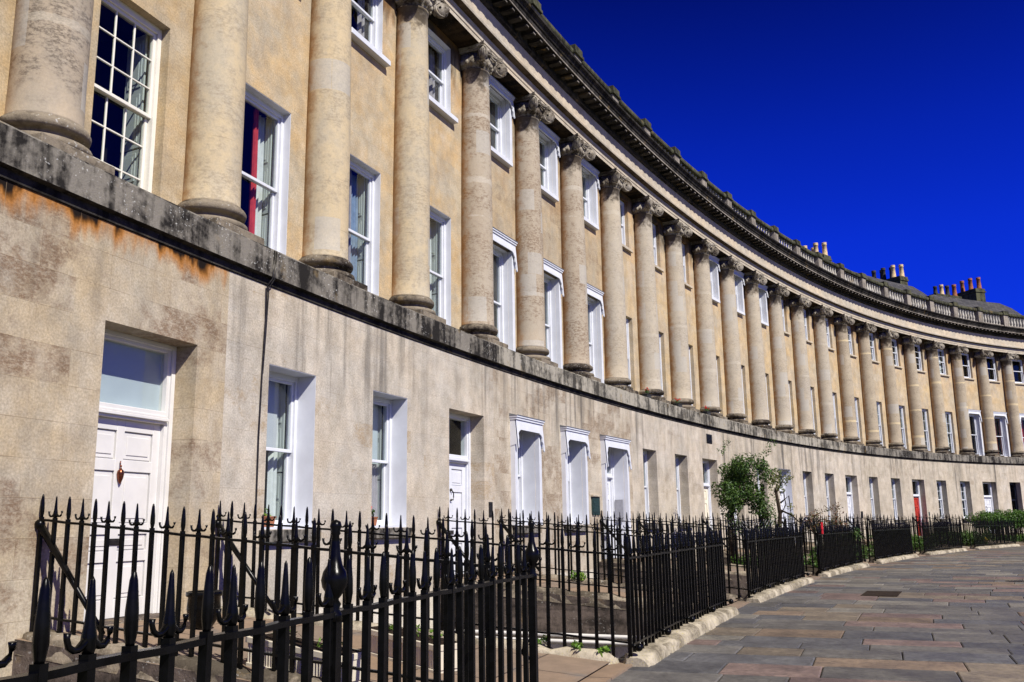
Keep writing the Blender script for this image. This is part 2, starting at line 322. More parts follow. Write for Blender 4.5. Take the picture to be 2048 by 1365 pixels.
def slab_mat():
    q = NT('pavement_flagstone'); at = q.n('Attribute', attribute_name='slab'); v = q.coord('Object')
    n1 = q.noise(v, 2.0, 5, .6); n2 = q.noise(v, 14, 6, .7); n3 = q.noise(q.scale(v, (1, 1, 1)), 60, 4, .7)
    c = q.mix(1.0, at.outputs['Color'], q.mix(q.rng(n1, .3, .7), (.72, .72, .74), (1.22, 1.2, 1.16)), 'MULTIPLY')
    c = q.mix(1.0, c, q.mix(q.rng(n2, .3, .7), (.75, .75, .75), (1.2, 1.2, 1.2)), 'MULTIPLY')
    ring = q.rng(q.noise(v, 1.1, 2, .4, 1.2), .485, .5, 0, 1); ring2 = q.rng(q.noise(v, 1.1, 2, .4, 1.2), .5, .515, 1, 0)
    c = q.mix(q.math('MULTIPLY', q.math('MULTIPLY', ring, ring2), .35), c, (.04, .036, .034))
    q.bump(q.math('ADD', q.math('MULTIPLY', n2, 1.0), q.math('MULTIPLY', n3, .4)), .35, .012)
    return q.out(c, q.rng(n1, .3, .7, .5, .75), .35)
mat['slab'] = slab_mat()
mat['joint'] = plain('pavement_joint_dirt', (.035, .03, .024), .95, .1, .4, 20, bump=.5)
def path_mat():
    q = NT('path_stone'); uv = q.coord('UV'); br = q.n('TexBrick'); q.set(br.inputs['Vector'], uv)
    br.inputs['Color1'].default_value = (.27, .195, .135, 1); br.inputs['Color2'].default_value = (.21, .17, .135, 1); br.inputs['Mortar'].default_value = (.08, .06, .05, 1)
    br.inputs['Scale'].default_value = 1; br.inputs['Brick Width'].default_value = 1.3; br.inputs['Row Height'].default_value = .75; br.inputs['Mortar Size'].default_value = .012
    c = q.mix(1.0, br.outputs['Color'], q.mix(q.noise(uv, 4.0, 6, .65), (.6, .6, .6), (1.35, 1.3, 1.25)), 'MULTIPLY')
    c = q.mix(q.math('MULTIPLY', q.rng(q.noise(uv, 1.4, 4), .55, .7), .6), c, (.16, .15, .14))
    q.bump(q.noise(uv, 25, 5, .7), .4, .01); return q.out(c, .85, .2)
mat['path'] = path_mat()
def ground_mat(name, c1, c2, sc1, bump=.4):
    q = NT(name); v = q.coord('Object'); c = q.mix(q.rng(q.noise(v, sc1, 6, .65), .3, .7), c1, c2)
    c = q.mix(1.0, c, q.mix(q.noise(v, .15, 4), (.75, .75, .75), (1.25, 1.25, 1.25)), 'MULTIPLY'); q.bump(q.noise(v, sc1*6, 5, .7), bump, .02); return q.out(c, .9, .2)
mat['cobble'] = ground_mat('road_setts', (.10, .09, .08), (.18, .165, .15), 4)
mat['grass'] = ground_mat('lawn_grass', (.035, .07, .015), (.07, .11, .03), 6, 1.0)
mat['earth'] = ground_mat('far_ground', (.08, .09, .04), (.13, .12, .07), .3)
mat['bed'] = ground_mat('planting_earth', (.03, .022, .015), (.07, .055, .035), 3, 1.0)
mat['areafloor'] = ground_mat('area_paving', (.16, .14, .12), (.26, .23, .2), 1.5)

# ------------------------------------------------------------------ mesh helpers
class MB:
    def __init__(s): s.v = []; s.f = []; s.uv = []; s.mi = []; s.sm = []
    def face(s, pts, uv=None, mi=0, smooth=False):
        i = len(s.v); s.v += [Vector(p) for p in pts]; s.f.append(tuple(range(i, i+len(pts))))
        s.uv.append(uv or [(p[0], p[2]) for p in pts]); s.mi.append(mi); s.sm.append(smooth)
    def grid(s, rows, uvs=None, mi=0, smooth=True, closed=False):
        """rows of points -> quads sharing vertices"""
        i = len(s.v); n = len(rows[0])
        for r in rows: s.v += [Vector(p) for p in r]
        for a in range(len(rows)-1):
            for b in range(n if closed else n-1):
                b2 = (b+1) % n
                s.f.append((i+a*n+b, i+a*n+b2, i+(a+1)*n+b2, i+(a+1)*n+b))
                if uvs: s.uv.append([uvs[a][b], uvs[a][b2] if b2 else (uvs[a][b][0]+.1, uvs[a][b][1]), uvs[a+1][b2] if b2 else (uvs[a+1][b][0]+.1, uvs[a+1][b][1]), uvs[a+1][b]])
                else: s.uv.append([(0, 0)]*4)
                s.mi.append(mi); s.sm.append(smooth)
    def box(s, x0, x1, y0, y1, z0, z1, mi=0, T=None, tx=0.0, ty=0.0):
        """axis box; tx,ty shrink the top"""
        p = [(x0, y0, z0), (x1, y0, z0), (x1, y1, z0), (x0, y1, z0), (x0+tx, y0+ty, z1), (x1-tx, y0+ty, z1), (x1-tx, y1-ty, z1), (x0+tx, y1-ty, z1)]
        if T: p = [T(*q) for q in p]
        for f in ((0, 3, 2, 1), (4, 5, 6, 7), (0, 1, 5, 4), (1, 2, 6, 5), (2, 3, 7, 6), (3, 0, 4, 7)):
            s.face([p[k] for k in f], mi=mi)
    def lathe(s, prof, seg=24, cx=0, cy=0, mi=0, caps=True, T=None):
        rows = []
        for r, z in prof:
            row = [(cx+r*math.cos(2*math.pi*k/seg), cy+r*math.sin(2*math.pi*k/seg), z) for k in range(seg)]
            rows.append([T(*q) for q in row] if T else row)
        uvs = [[(k/seg*2.3, z) for k in range(seg)] for r, z in prof]
        s.grid(rows, uvs, mi, True, True)
        if caps:
            s.face(rows[0][::-1], mi=mi); s.face(rows[-1], mi=mi)
    def tube(s, pts, rad, seg=8, mi=0):
        pts = [Vector(p) for p in pts]; rows = []
        for i, p in enumerate(pts):
            d = (pts[min(i+1, len(pts)-1)]-pts[max(i-1, 0)]).normalized()
            a = d.cross(Vector((0, 0, 1)) if abs(d.z) < .95 else Vector((1, 0, 0))).normalized(); b = d.cross(a)
            r = rad[i] if isinstance(rad, (list, tuple)) else rad
            rows.append([p+a*r*math.cos(2*math.pi*k/seg)+b*r*math.sin(2*math.pi*k/seg) for k in range(seg)])
        s.grid(rows, None, mi, True, True); s.face(rows[0], mi=mi); s.face(rows[-1][::-1], mi=mi)
    def sphere(s, c, r, seg=12, rings=8, mi=0, sz=1.0):
        prof = [(max(.0005, r*math.sin(math.pi*k/rings)), -r*sz*math.cos(math.pi*k/rings)) for k in range(rings+1)]
        s.lathe(prof, seg, mi=mi, caps=False, T=lambda x, y, z: (x+c[0], y+c[1], z+c[2]))
    def prof(s, pr, s0, s1, n, mi=0, ends=True, smooth=False, mis=None):
        """extrude an (off,z) polyline along the facade curve"""
        ss = [s0+(s1-s0)*k/n for k in range(n+1)]
        d = [0.0]
        for a, b in zip(pr, pr[1:]): d.append(d[-1]+math.hypot(a[0]-b[0], a[1]-b[1]))
        for k, (a, b) in enumerate(zip(pr, pr[1:])):
            rows = [[G(t, a[0], a[1]) for t in ss], [G(t, b[0], b[1]) for t in ss]]
            ua = a[1] if abs(a[1]-b[1]) > .03 else d[k]; ub = b[1] if abs(a[1]-b[1]) > .03 else d[k+1]
            s.grid(rows, [[(t, ua) for t in ss], [(t, ub) for t in ss]], (mis[k] if mis else mi), smooth)
        if ends:
            s.face([G(s0, *q) for q in pr], mi=mi); s.face([G(s1, *q) for q in pr[::-1]], mi=mi)
    def cbox(s, s0, s1, o0, o1, z0, z1, n=1, mi=0):
        s.prof([(o0, z0), (o1, z0), (o1, z1), (o0, z1), (o0, z0)], s0, s1, n, mi)
    def mesh(s, name, mats, bevel=0.0, origin=None):
        me = bpy.data.meshes.new(name)
        o = Vector(origin) if origin is not None else Vector((0, 0, 0))
        me.from_pydata([v-o for v in s.v], [], s.f)
        me.polygons.foreach_set('material_index', s.mi); me.polygons.foreach_set('use_smooth', s.sm)
        ul = me.uv_layers.new(name='UVMap'); fl = []
        for u in s.uv:
            for c in u: fl += [c[0], c[1]]
        ul.data.foreach_set('uv', fl)
        for m in (mats if isinstance(mats, (list, tuple)) else [mats]): me.materials.append(m)
        bm = bmesh.new(); bm.from_mesh(me)
        bmesh.ops.remove_doubles(bm, verts=bm.verts, dist=1e-5)
        bmesh.ops.recalc_face_normals(bm, faces=bm.faces)
        if bevel:
            es = [e for e in bm.edges if len(e.link_faces) == 2 and e.calc_face_angle(0) > .6 and not (e.link_faces[0].smooth and e.link_faces[1].smooth)]
            bmesh.ops.bevel(bm, geom=es, offset=bevel, segments=1, affect='EDGES', clamp_overlap=True)
        bm.to_mesh(me); bm.free(); me.update()
        return me

W = {}                                                    # world placement of every object: (loc, rotz)
def put(name, data, parent=None, loc=(0, 0, 0), rz=0.0, m=None, rx=0.0):
    o = bpy.data.objects.new(name, data); C.objects.link(o)
    loc = Vector(loc); W[o.name] = (loc, rz)
    if parent:
        pl, pr = W[parent.name]; o.parent = parent
        o.location = Matrix.Rotation(-pr, 3, 'Z') @ (loc-pl); o.rotation_euler = (rx, 0, rz-pr)
    else:
        o.location = loc; o.rotation_euler = (rx, 0, rz)
    if m:
        for sl_ in o.material_slots: sl_.link = 'OBJECT'; sl_.material = m
    return o
def put_mb(name, mb, mats, parent=None, origin=None, bevel=0.0):
    """mesh given in world coordinates"""
    org = Vector(origin) if origin is not None else (W[parent.name][0] if parent else Vector((0, 0, 0)))
    return put(name, mb.mesh(name, mats, bevel, org), parent, org)
def tag(o, label, cat, group=None):
    o['label'] = label; o['category'] = cat
    if group: o['group'] = group
    return o
def structure(o): o['kind'] = 'structure'; return o
_mc = {}
def cached(key, fn):
    if key not in _mc: _mc[key] = fn()
    return _mc[key]
# ------------------------------------------------------------------ the setting
OFR = 5.72                     # front railing line
GZ = -ZG                       # pavement level in facade heights
def PL(k): return SC(3*k)+(-.06 if k == 0 else .30)     # path k edges at the wall (k-th door)
def PR(k): return SC(3*k+1)+(-.14 if k == 0 else .12)
def SK(k, right): return (.22 if right else -.45) if k == 0 else (-.18 if right else .32)
def pz(off): return GZ+.03+(.45)*max(0.0, min(1.0, (OFR-off)/5.08))
mb = MB()
ss = [-40+4*k for k in range(36)]
mb.grid([[G(t, 20.0, GZ-.16) for t in ss], [G(t, 40.0, GZ-.2) for t in ss]])
structure(put_mb('lawn', mb, mat['grass']))
mb = MB(); mb.grid([[G(t, 12.6, GZ-.14) for t in ss], [G(t, 20.0, GZ-.14) for t in ss]]); structure(put_mb('road', mb, mat['cobble']))
mb = MB(); far = [(-900, -900), (1000, -900), (1000, 1000), (-900, 1000)]
mb.face([(x, y, -3.6) for x, y in far]); structure(put_mb('ground', mb, mat['earth']))
mb = MB(); mb.grid([[G(t, 40.0, GZ-.2) for t in ss], [G(t, 46.0, GZ-3.62) for t in ss]]); structure(put_mb('lawn_bank', mb, mat['grass']))

# pavement: individual flagstones in courses across the footway
mb = MB(); mb.grid([[G(t, OFR-.3, GZ-.016) for t in ss], [G(t, 12.6, GZ-.016) for t in ss]]); structure(put_mb('pavement_bed', mb, mat['joint']))
slab_cols = [(.085, .085, .088)]*5+[(.105, .10, .092)]*6+[(.145, .12, .09)]*4+[(.15, .112, .08)]*1+[(.135, .098, .086)]*3+[(.15, .14, .12)]*4
mb = MB(); cols = []; rnd = random.Random(5); s = -16.0
while s < 84:
    wd = rnd.uniform(.55, 1.0); o = OFR-.22+rnd.uniform(-.5, .0)
    while o < 12.3:
        L = rnd.uniform(.55, 1.55); o1 = min(o+L, 12.37)
        if 12.37-o1 < .25: o1 = 12.37
        a0, a1 = max(o, OFR-.22)+.006, o1-.006
        if a1-a0 > .08:
            hz = rnd.uniform(-.004, .004); tl = rnd.uniform(-.004, .004)
            c = rnd.choice(slab_cols); k = 1.12*rnd.uniform(.82, 1.18); c = tuple(x*k for x in c)
            b = .012
            T = [(s+.006, a0), (s+wd-.006, a0), (s+wd-.006, a1), (s+.006, a1)]
            I = [(s+.006+b, a0+b), (s+wd-.006-b, a0+b), (s+wd-.006-b, a1-b), (s+.006+b, a1-b)]
            top = [G(q[0], q[1], GZ+hz+(tl if j in (1, 2) else 0)) for j, q in enumerate(I)]
            rim = [G(q[0], q[1], GZ+hz-.007) for q in T]; bot = [G(q[0], q[1], GZ-.03) for q in T]
            mb.face(top); cols.append(c); cols[-1] = c
            for j in range(4):
                j2 = (j+1) % 4
                mb.face([rim[j], rim[j2], top[j2], top[j]]); cols.append(c)
                mb.face([bot[j], bot[j2], rim[j2], rim[j]]); cols.append(c)
        o = o1
    s += wd
me = mb.mesh('pavement', mat['slab'])
at = me.color_attributes.new('slab', 'FLOAT_COLOR', 'CORNER')
pc = {}
for pi, p in enumerate(me.polygons):
    c = cols[pi] if pi < len(cols) else (.15, .14, .13)
    for li in p.loop_indices: at.data[li].color = (*c, 1)
structure(put('pavement', me))
mb = MB(); mb.prof([(12.38, GZ-.3), (12.38, GZ+.004), (12.58, GZ+.0), (12.6, GZ-.02), (12.6, GZ-.3)], -40, 100, 140); structure(put_mb('pavement_kerb', mb, mat['kerb']))

# sunken areas in front of the houses, the paths bridging them
mb = MB(); mb.grid([[G(t, .3, -8.2) for t in ss], [G(t, OFR+.4, -8.2) for t in ss]]); structure(put_mb('area_floor', mb, mat['areafloor']))
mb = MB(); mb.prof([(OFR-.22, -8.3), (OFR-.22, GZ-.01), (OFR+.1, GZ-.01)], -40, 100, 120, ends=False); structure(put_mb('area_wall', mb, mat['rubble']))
def lerp(a, b, t): return a+(b-a)*t
for k in range(0, 8):
    l, r = PL(k), PR(k); mb = MB(); n = 8
    rows = []
    for i in range(n+1):
        off = lerp(.60, OFR-.2, i/n); t = (off-.64)/5.08
        rows.append([G(l+SK(k, 0)*t-.16, off, pz(off)), G(r+SK(k, 1)*t+.16, off, pz(off))])
    mb.grid(rows, [[(0+.3*k, i*.65), (r-l+.3+.3*k, i*.65)] for i in range(n+1)])
    structure(put_mb('path', mb, mat['path']))
    mb = MB()
    for sg, e in ((-1, l-.16), (1, r+.16)):
        for zt, zb, mi in ((0, -.62, 0), (-.62, -3.4, 1)):
            rows = [[G(e+SK(k, sg > 0)*(off-.64)/5.08+sg*(.0 if mi == 0 else -.02), off, (pz(off)+zt if mi == 0 else GZ-.45) if j == 0 else (GZ-.45 if mi == 0 else -8.25)) for off in [lerp(.6, OFR-.2, i/8) for i in range(9)]] for j in (0, 1)]
            mb.grid(rows, [[(q*.64, (0 if j == 0 else -2.2)-5.3) for q in range(9)] for j in (0, 1)], mi, False)
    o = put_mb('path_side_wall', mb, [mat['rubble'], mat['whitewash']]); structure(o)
# entrance flag at the pavement end of each path
for k in range(0, 8):
    mb = MB(); l, r = PL(k)+SK(k, 0), PR(k)+SK(k, 1)
    mb.cbox(l-.2, r+.2, OFR-.24, OFR+.02, GZ-.2, GZ+.022, 3); structure(put_mb('entrance_step', mb, mat['path']))
# planting beds behind the railings of the farther houses
for k in range(2, 8):
    a, b = PR(k)+.25, PL(k+1)-.25; mb = MB()
    rows = [[G(lerp(a, b, i/10), o, GZ+.08+.05*math.sin(i*2.1+o)) for i in range(11)] for o in (2.6, 3.5, 4.5, OFR-.25)]
    mb.grid(rows); mb.grid([[G(lerp(a, b, i/10), 2.6, GZ+.08+.05*math.sin(i*2.1+2.6)) for i in range(11)], [G(lerp(a, b, i/10), 2.6, -8.2) for i in range(11)]])
    structure(put_mb('planting_bed', mb, mat['bed']))

# ------------------------------------------------------------------ kerbs under the railings
def rough_kerb(pts, wd, hgt, sd, label_m, name='railing_kerb'):
    """lumpy worn kerb stones along a list of (s,off,z) with the top at z"""
    rn = random.Random(sd); mb = MB(); rows = []; n = len(pts)
    for i, (s_, o_, z_) in enumerate(pts):
        p = G(s_, o_, z_); q = G(*pts[min(i+1, n-1)]); p0 = G(*pts[max(i-1, 0)]); d = (q-p0); d.z = 0; d.normalize(); nrm = Vector((d.y, -d.x, 0))
        jt = i % 5 == 0; j = 1.0-.22*jt; a = rn.uniform(.84, 1.08)*j
        sec = [(-.5, -1), (-.5*a, -.35), (-.44*a, -.08), (-.2, 0), (.15, .0), (.40*a, -.06), (.5*a, -.3), (.52, -1)]
        rows.append([p+nrm*x*wd*(1+rn.uniform(-.06, .06))+Vector((0, 0, z*hgt+(rn.uniform(-.020, .014)-.045*jt if z > -.9 else 0))) for x, z in sec])
    mb.grid(rows); mb.face(rows[0]); mb.face(rows[-1][::-1])
    return put_mb(name, mb, label_m, origin=G(*pts[n//2])-Vector((0, 0, hgt)))

# ------------------------------------------------------------------ houses
def pane_window(w_, h_, nx, ny, dep=.31, fw_=.07, split=.5, mat_key='white'):
    """sash window in local axes: x along the wall, y into it, z up from the sill"""
    mb = MB(); x0, x1 = -w_/2, w_/2
    mb.box(x0, x0+fw_, dep, dep+.14, 0, h_); mb.box(x1-fw_, x1, dep, dep+.14, 0, h_); mb.box(x0+fw_, x1-fw_, dep, dep+.14, h_-fw_-.02, h_); mb.box(x0+fw_, x1-fw_, dep, dep+.14, 0, .05)
    zm = h_*split; st = .05
    def sash(a, b, y):
        mb.box(x0+fw_, x0+fw_+st, y, y+.045, a, b); mb.box(x1-fw_-st, x1-fw_, y, y+.045, a, b)
        mb.box(x0+fw_+st, x1-fw_-st, y, y+.045, a, a+(.075 if a < .2 else .045)); mb.box(x0+fw_+st, x1-fw_-st, y, y+.045, b-.045, b)
        iw = w_-2*(fw_+st)
        for k in range(1, nx):
            cx = x0+fw_+st+iw*k/nx; mb.box(cx-.011, cx+.011, y+.008, y+.035, a+.04, b-.04)
        for k in range(1, ny):
            cz = a+(b-a)*k/ny; mb.box(x0+fw_+st, x1-fw_-st, y+.009, y+.034, cz-.011, cz+.011)
    sash(zm-.02, h_-fw_-.02, dep+.03); sash(.05, zm+.03, dep+.08)
    return mb
def glass_mesh(w_, h_, dep=.31, split=.5):
    mb = MB(); zm = h_*split
    mb.box(-w_/2+.1, w_/2-.1, dep+.050, dep+.054, zm+.02, h_-.1); mb.box(-w_/2+.1, w_/2-.1, dep+.100, dep+.104, .08, zm)
    return mb
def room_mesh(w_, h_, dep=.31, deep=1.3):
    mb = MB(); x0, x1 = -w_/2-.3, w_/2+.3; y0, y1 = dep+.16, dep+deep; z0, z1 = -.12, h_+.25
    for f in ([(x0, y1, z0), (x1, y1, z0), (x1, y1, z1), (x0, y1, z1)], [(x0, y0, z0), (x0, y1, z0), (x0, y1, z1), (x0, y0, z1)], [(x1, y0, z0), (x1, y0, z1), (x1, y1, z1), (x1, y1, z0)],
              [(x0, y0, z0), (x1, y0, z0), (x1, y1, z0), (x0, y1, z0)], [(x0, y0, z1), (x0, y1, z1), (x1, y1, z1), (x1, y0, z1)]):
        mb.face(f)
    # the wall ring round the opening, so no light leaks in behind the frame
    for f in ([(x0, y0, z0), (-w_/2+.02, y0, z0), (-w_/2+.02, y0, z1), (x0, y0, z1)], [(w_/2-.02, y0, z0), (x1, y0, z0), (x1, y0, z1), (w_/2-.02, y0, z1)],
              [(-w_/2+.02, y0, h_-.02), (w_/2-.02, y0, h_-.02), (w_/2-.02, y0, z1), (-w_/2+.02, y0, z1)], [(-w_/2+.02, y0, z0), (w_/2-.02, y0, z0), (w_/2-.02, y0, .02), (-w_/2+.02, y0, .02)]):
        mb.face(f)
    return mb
def curtain_mesh(xa, xb, z0, z1, y, amp=.035, folds=5, sd=1):
    rn = random.Random(sd); mb = MB(); n = folds*6; rows = []
    for z in (z0, lerp(z0, z1, .5), z1):
        rows.append([(lerp(xa, xb, i/n), y+amp*math.sin(i/6*2*math.pi+.6*math.sin(i*.7))*(1.1 if z < z1 else .7), z) for i in range(n+1)])
    mb.grid(rows); mb.grid([[(p[0], p[1]+.012, p[2]) for p in r] for r in rows]); return mb
def shutter_mesh(w_, h_, dep):
    mb = MB(); x = w_/2-.06
    def T(a, b, c): return (x+.10*b*1.6-a*.0+a, dep+.17+b, c)
    for za, zb in ((.02, h_*.36), (h_*.37, h_*.98)):
        mb.box(-.03, .0, 0, .36, za, zb, T=T)
        for q in (0, 1):
            a = lerp(za, zb, .05+.48*q); b = lerp(za, zb, .47+.48*q)
            mb.box(-.042, -.03, .05, .31, a, b, T=T); mb.box(-.05, -.042, .09, .27, a+.05, b-.05, T=T)
    return mb
def lining_mesh(w_, h_, dep, hb=False):
    mb = MB(); t = .009; x0, x1 = -w_/2, w_/2
    mb.box(x0, x0+t, .004, dep+.01, 0, h_); mb.box(x1-t, x1, .004, dep+.01, 0, h_); mb.box(x0+t, x1-t, .004, dep+.01, h_-t, h_)
    if not hb: mb.box(x0+t, x1-t, .004, dep+.06, 0, .03)
    return mb
def jamb_mesh(w_, h_, sg):
    mb = MB(); p = [(0, -.11), (.075, -.11), (.075, -.085), (.083, -.085), (.083, -.11), (.13, -.11), (.13, 0), (0, 0)]
    p = [(sg*(w_/2+x), y) for x, y in p]
    mb.face([(x, y, 0) for x, y in p]); mb.face([(x, y, h_) for x, y in p[::-1]])
    for a, b in zip(p, p[1:]+p[:1]): mb.face([(a[0], a[1], 0), (b[0], b[1], 0), (b[0], b[1], h_), (a[0], a[1], h_)])
    return mb
def hood_mesh(hw, drop, dt=.14, db=.2, band=.28):
    """boxed blind hood with a scalloped front"""
    mb = MB()
    def F(x, z): return -(dt+(db-dt)*min(1, -z/drop))          # y of the front
    right = [(hw, 0), (hw, -drop+.03), (hw-.02, -drop), (hw-.055, -drop+.04), (hw-.05, -drop*.74), (hw-.085, -drop*.66), (hw-.075, -drop*.52), (hw-.13, -drop*.44), (hw-.16, -band-.03), (hw-.22, -band)]
    out = [(-x, z) for x, z in right[::-1]][::-1]
    pl = right+[(-x, z) for x, z in right[::-1]]
    # front plate as strips between the outline and the centre top (front and back skins + edge)
    k = len(right)
    for side in (1, -1):
        pts = [(side*x, z) for x, z in right]
        strip = [pts[0], pts[1], pts[2], pts[3], pts[4], pts[5], pts[6], pts[7], pts[8], pts[9], (side*(hw-.22), 0)]
        tri = bmesh_fan = strip
        for yo in (0, .03):
            mb.face([(x, F(x, z)+yo, z) for x, z in tri])
        for a, b in zip(pts[1:], pts[2:]):
            mb.face([(a[0], F(*a), a[1]), (b[0], F(*b), b[1]), (b[0], F(*b)+.03, b[1]), (a[0], F(*a)+.03, a[1])])
        # cheek from the wall to the front
        zc = -drop*.86
        for xo in (0, -.02*side):
            mb.face([(side*hw+xo, 0, 0), (side*hw+xo, F(hw, 0)+.03, 0), (side*hw+xo, F(hw, zc)+.03, zc), (side*hw+xo, 0, zc-.04)])
    c0, c1 = -(hw-.22), hw-.22
    for yo in (0, .03): mb.face([(c0, F(0, 0)+yo, 0), (c1, F(0, 0)+yo, 0), (c1, F(0, -band)+yo, -band), (c0, F(0, -band)+yo, -band)])
    mb.face([(c0, F(0, -band), -band), (c1, F(0, -band), -band), (c1, F(0, -band)+.03, -band), (c0, F(0, -band)+.03, -band)])
    mb.box(-hw-.03, hw+.03, -dt-.05, 0, .0, .035); mb.box(-hw-.015, hw+.015, -dt-.03, 0, -.05, .0)
    return mb
def hoodtop_mesh(hw, dt=.14):
    mb = MB(); mb.face([(-hw-.04, 0, .09), (-hw-.04, -dt-.06, .036), (hw+.04, -dt-.06, .036), (hw+.04, 0, .09)])
    mb.face([(-hw-.04, -dt-.06, .036), (hw+.04, -dt-.06, .036), (hw+.04, -dt-.06, .05), (-hw-.04, -dt-.06, .05)])
    for x in (-hw-.04, hw+.04): mb.face([(x, 0, .036), (x, -dt-.06, .036), (x, 0, .09)])
    return mb
def sill_mesh(w_, h_, pr, over=.09):
    mb = MB(); mb.box(-w_/2-over, w_/2+over, -pr, .06, -h_, -.01); return mb

def window(parent, b, off, s_, z0, w_, h_, spec):
    """spec: nx, ny, white reveal, sill, hood, shutters, curtains"""
    nx, ny = spec.get('nx', 1), spec.get('ny', 1); dep = spec.get('dep', .31); sp = spec.get('split', .5)
    loc = G(s_, off, z0); rz = heading(s_); frame = mat[spec.get('frame', 'white')]
    key = (w_, h_, nx, ny, dep, sp)
    me = cached(('win',)+key, lambda: pane_window(w_, h_, nx, ny, dep, split=sp).mesh('window', mat['white'], .004))
    wo = put('window', me, parent, loc, rz, frame)
    put('glass_pane', cached(('gl',)+key, lambda: glass_mesh(w_, h_, dep, sp).mesh('glass_pane', mat['glass'])), wo, loc, rz)
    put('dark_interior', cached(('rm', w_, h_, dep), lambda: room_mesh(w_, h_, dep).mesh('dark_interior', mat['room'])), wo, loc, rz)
    if spec.get('white'):
        put('reveal_lining', cached(('ln', w_, h_, dep), lambda: lining_mesh(w_, h_, dep).mesh('reveal_lining', mat['white'])), wo, loc, rz)
    if spec.get('sill'):
        hh, pr, mk = spec['sill']
        put('sill', cached(('sl', w_, hh, pr, mk), lambda: sill_mesh(w_, hh, pr).mesh('sill', mat[mk], .006)), wo, loc, rz)
    if spec.get('hood'):
        drop, band, hz = spec['hood']; hw = w_/2+.14
        hl = G(s_, off, z0+h_+hz)
        ho = put('window_hood', cached(('hd', hw, drop, band), lambda: hood_mesh(hw, drop, band=band).mesh('window_hood', mat['white'])), wo, hl, rz)
        put('hood_capping', cached(('hc', hw), lambda: hoodtop_mesh(hw).mesh('hood_capping', mat['lead'])), wo, hl, rz)
        [put('jamb_board', cached(('jb', w_, h_, sg), lambda: jamb_mesh(w_, h_, sg).mesh('jamb_board', mat['white'])), wo, loc, rz) for sg in (-1, 1)]
    if spec.get('shutter'):
        put('shutter', cached(('sh', w_, h_, dep), lambda: shutter_mesh(w_, h_, dep).mesh('shutter', mat['shutter'], .004)), wo, loc, rz)
    for j, (kd, xa, xb, za, zb, y, mk) in enumerate(spec.get('cloth', ())):
        nm = 'blind' if kd == 'b' else 'curtain'
        def mkc():
            if kd == 'b':
                m_ = MB(); m_.box(xa*w_/2, xb*w_/2, dep+y, dep+y+.012, za*h_, zb*h_); m_.box(xa*w_/2, xb*w_/2, dep+y-.006, dep+y+.018, za*h_-.03, za*h_)
                return m_.mesh(nm, mat[mk])
            return curtain_mesh(xa*w_/2, xb*w_/2, za*h_, zb*h_, dep+y, folds=max(2, int(abs(xb-xa)*w_*6)), sd=j+1).mesh(nm, mat[mk])
        put(nm, cached(('cl', w_, h_, dep, kd, xa, xb, za, zb, y, mk), mkc), wo, loc, rz)
    return wo

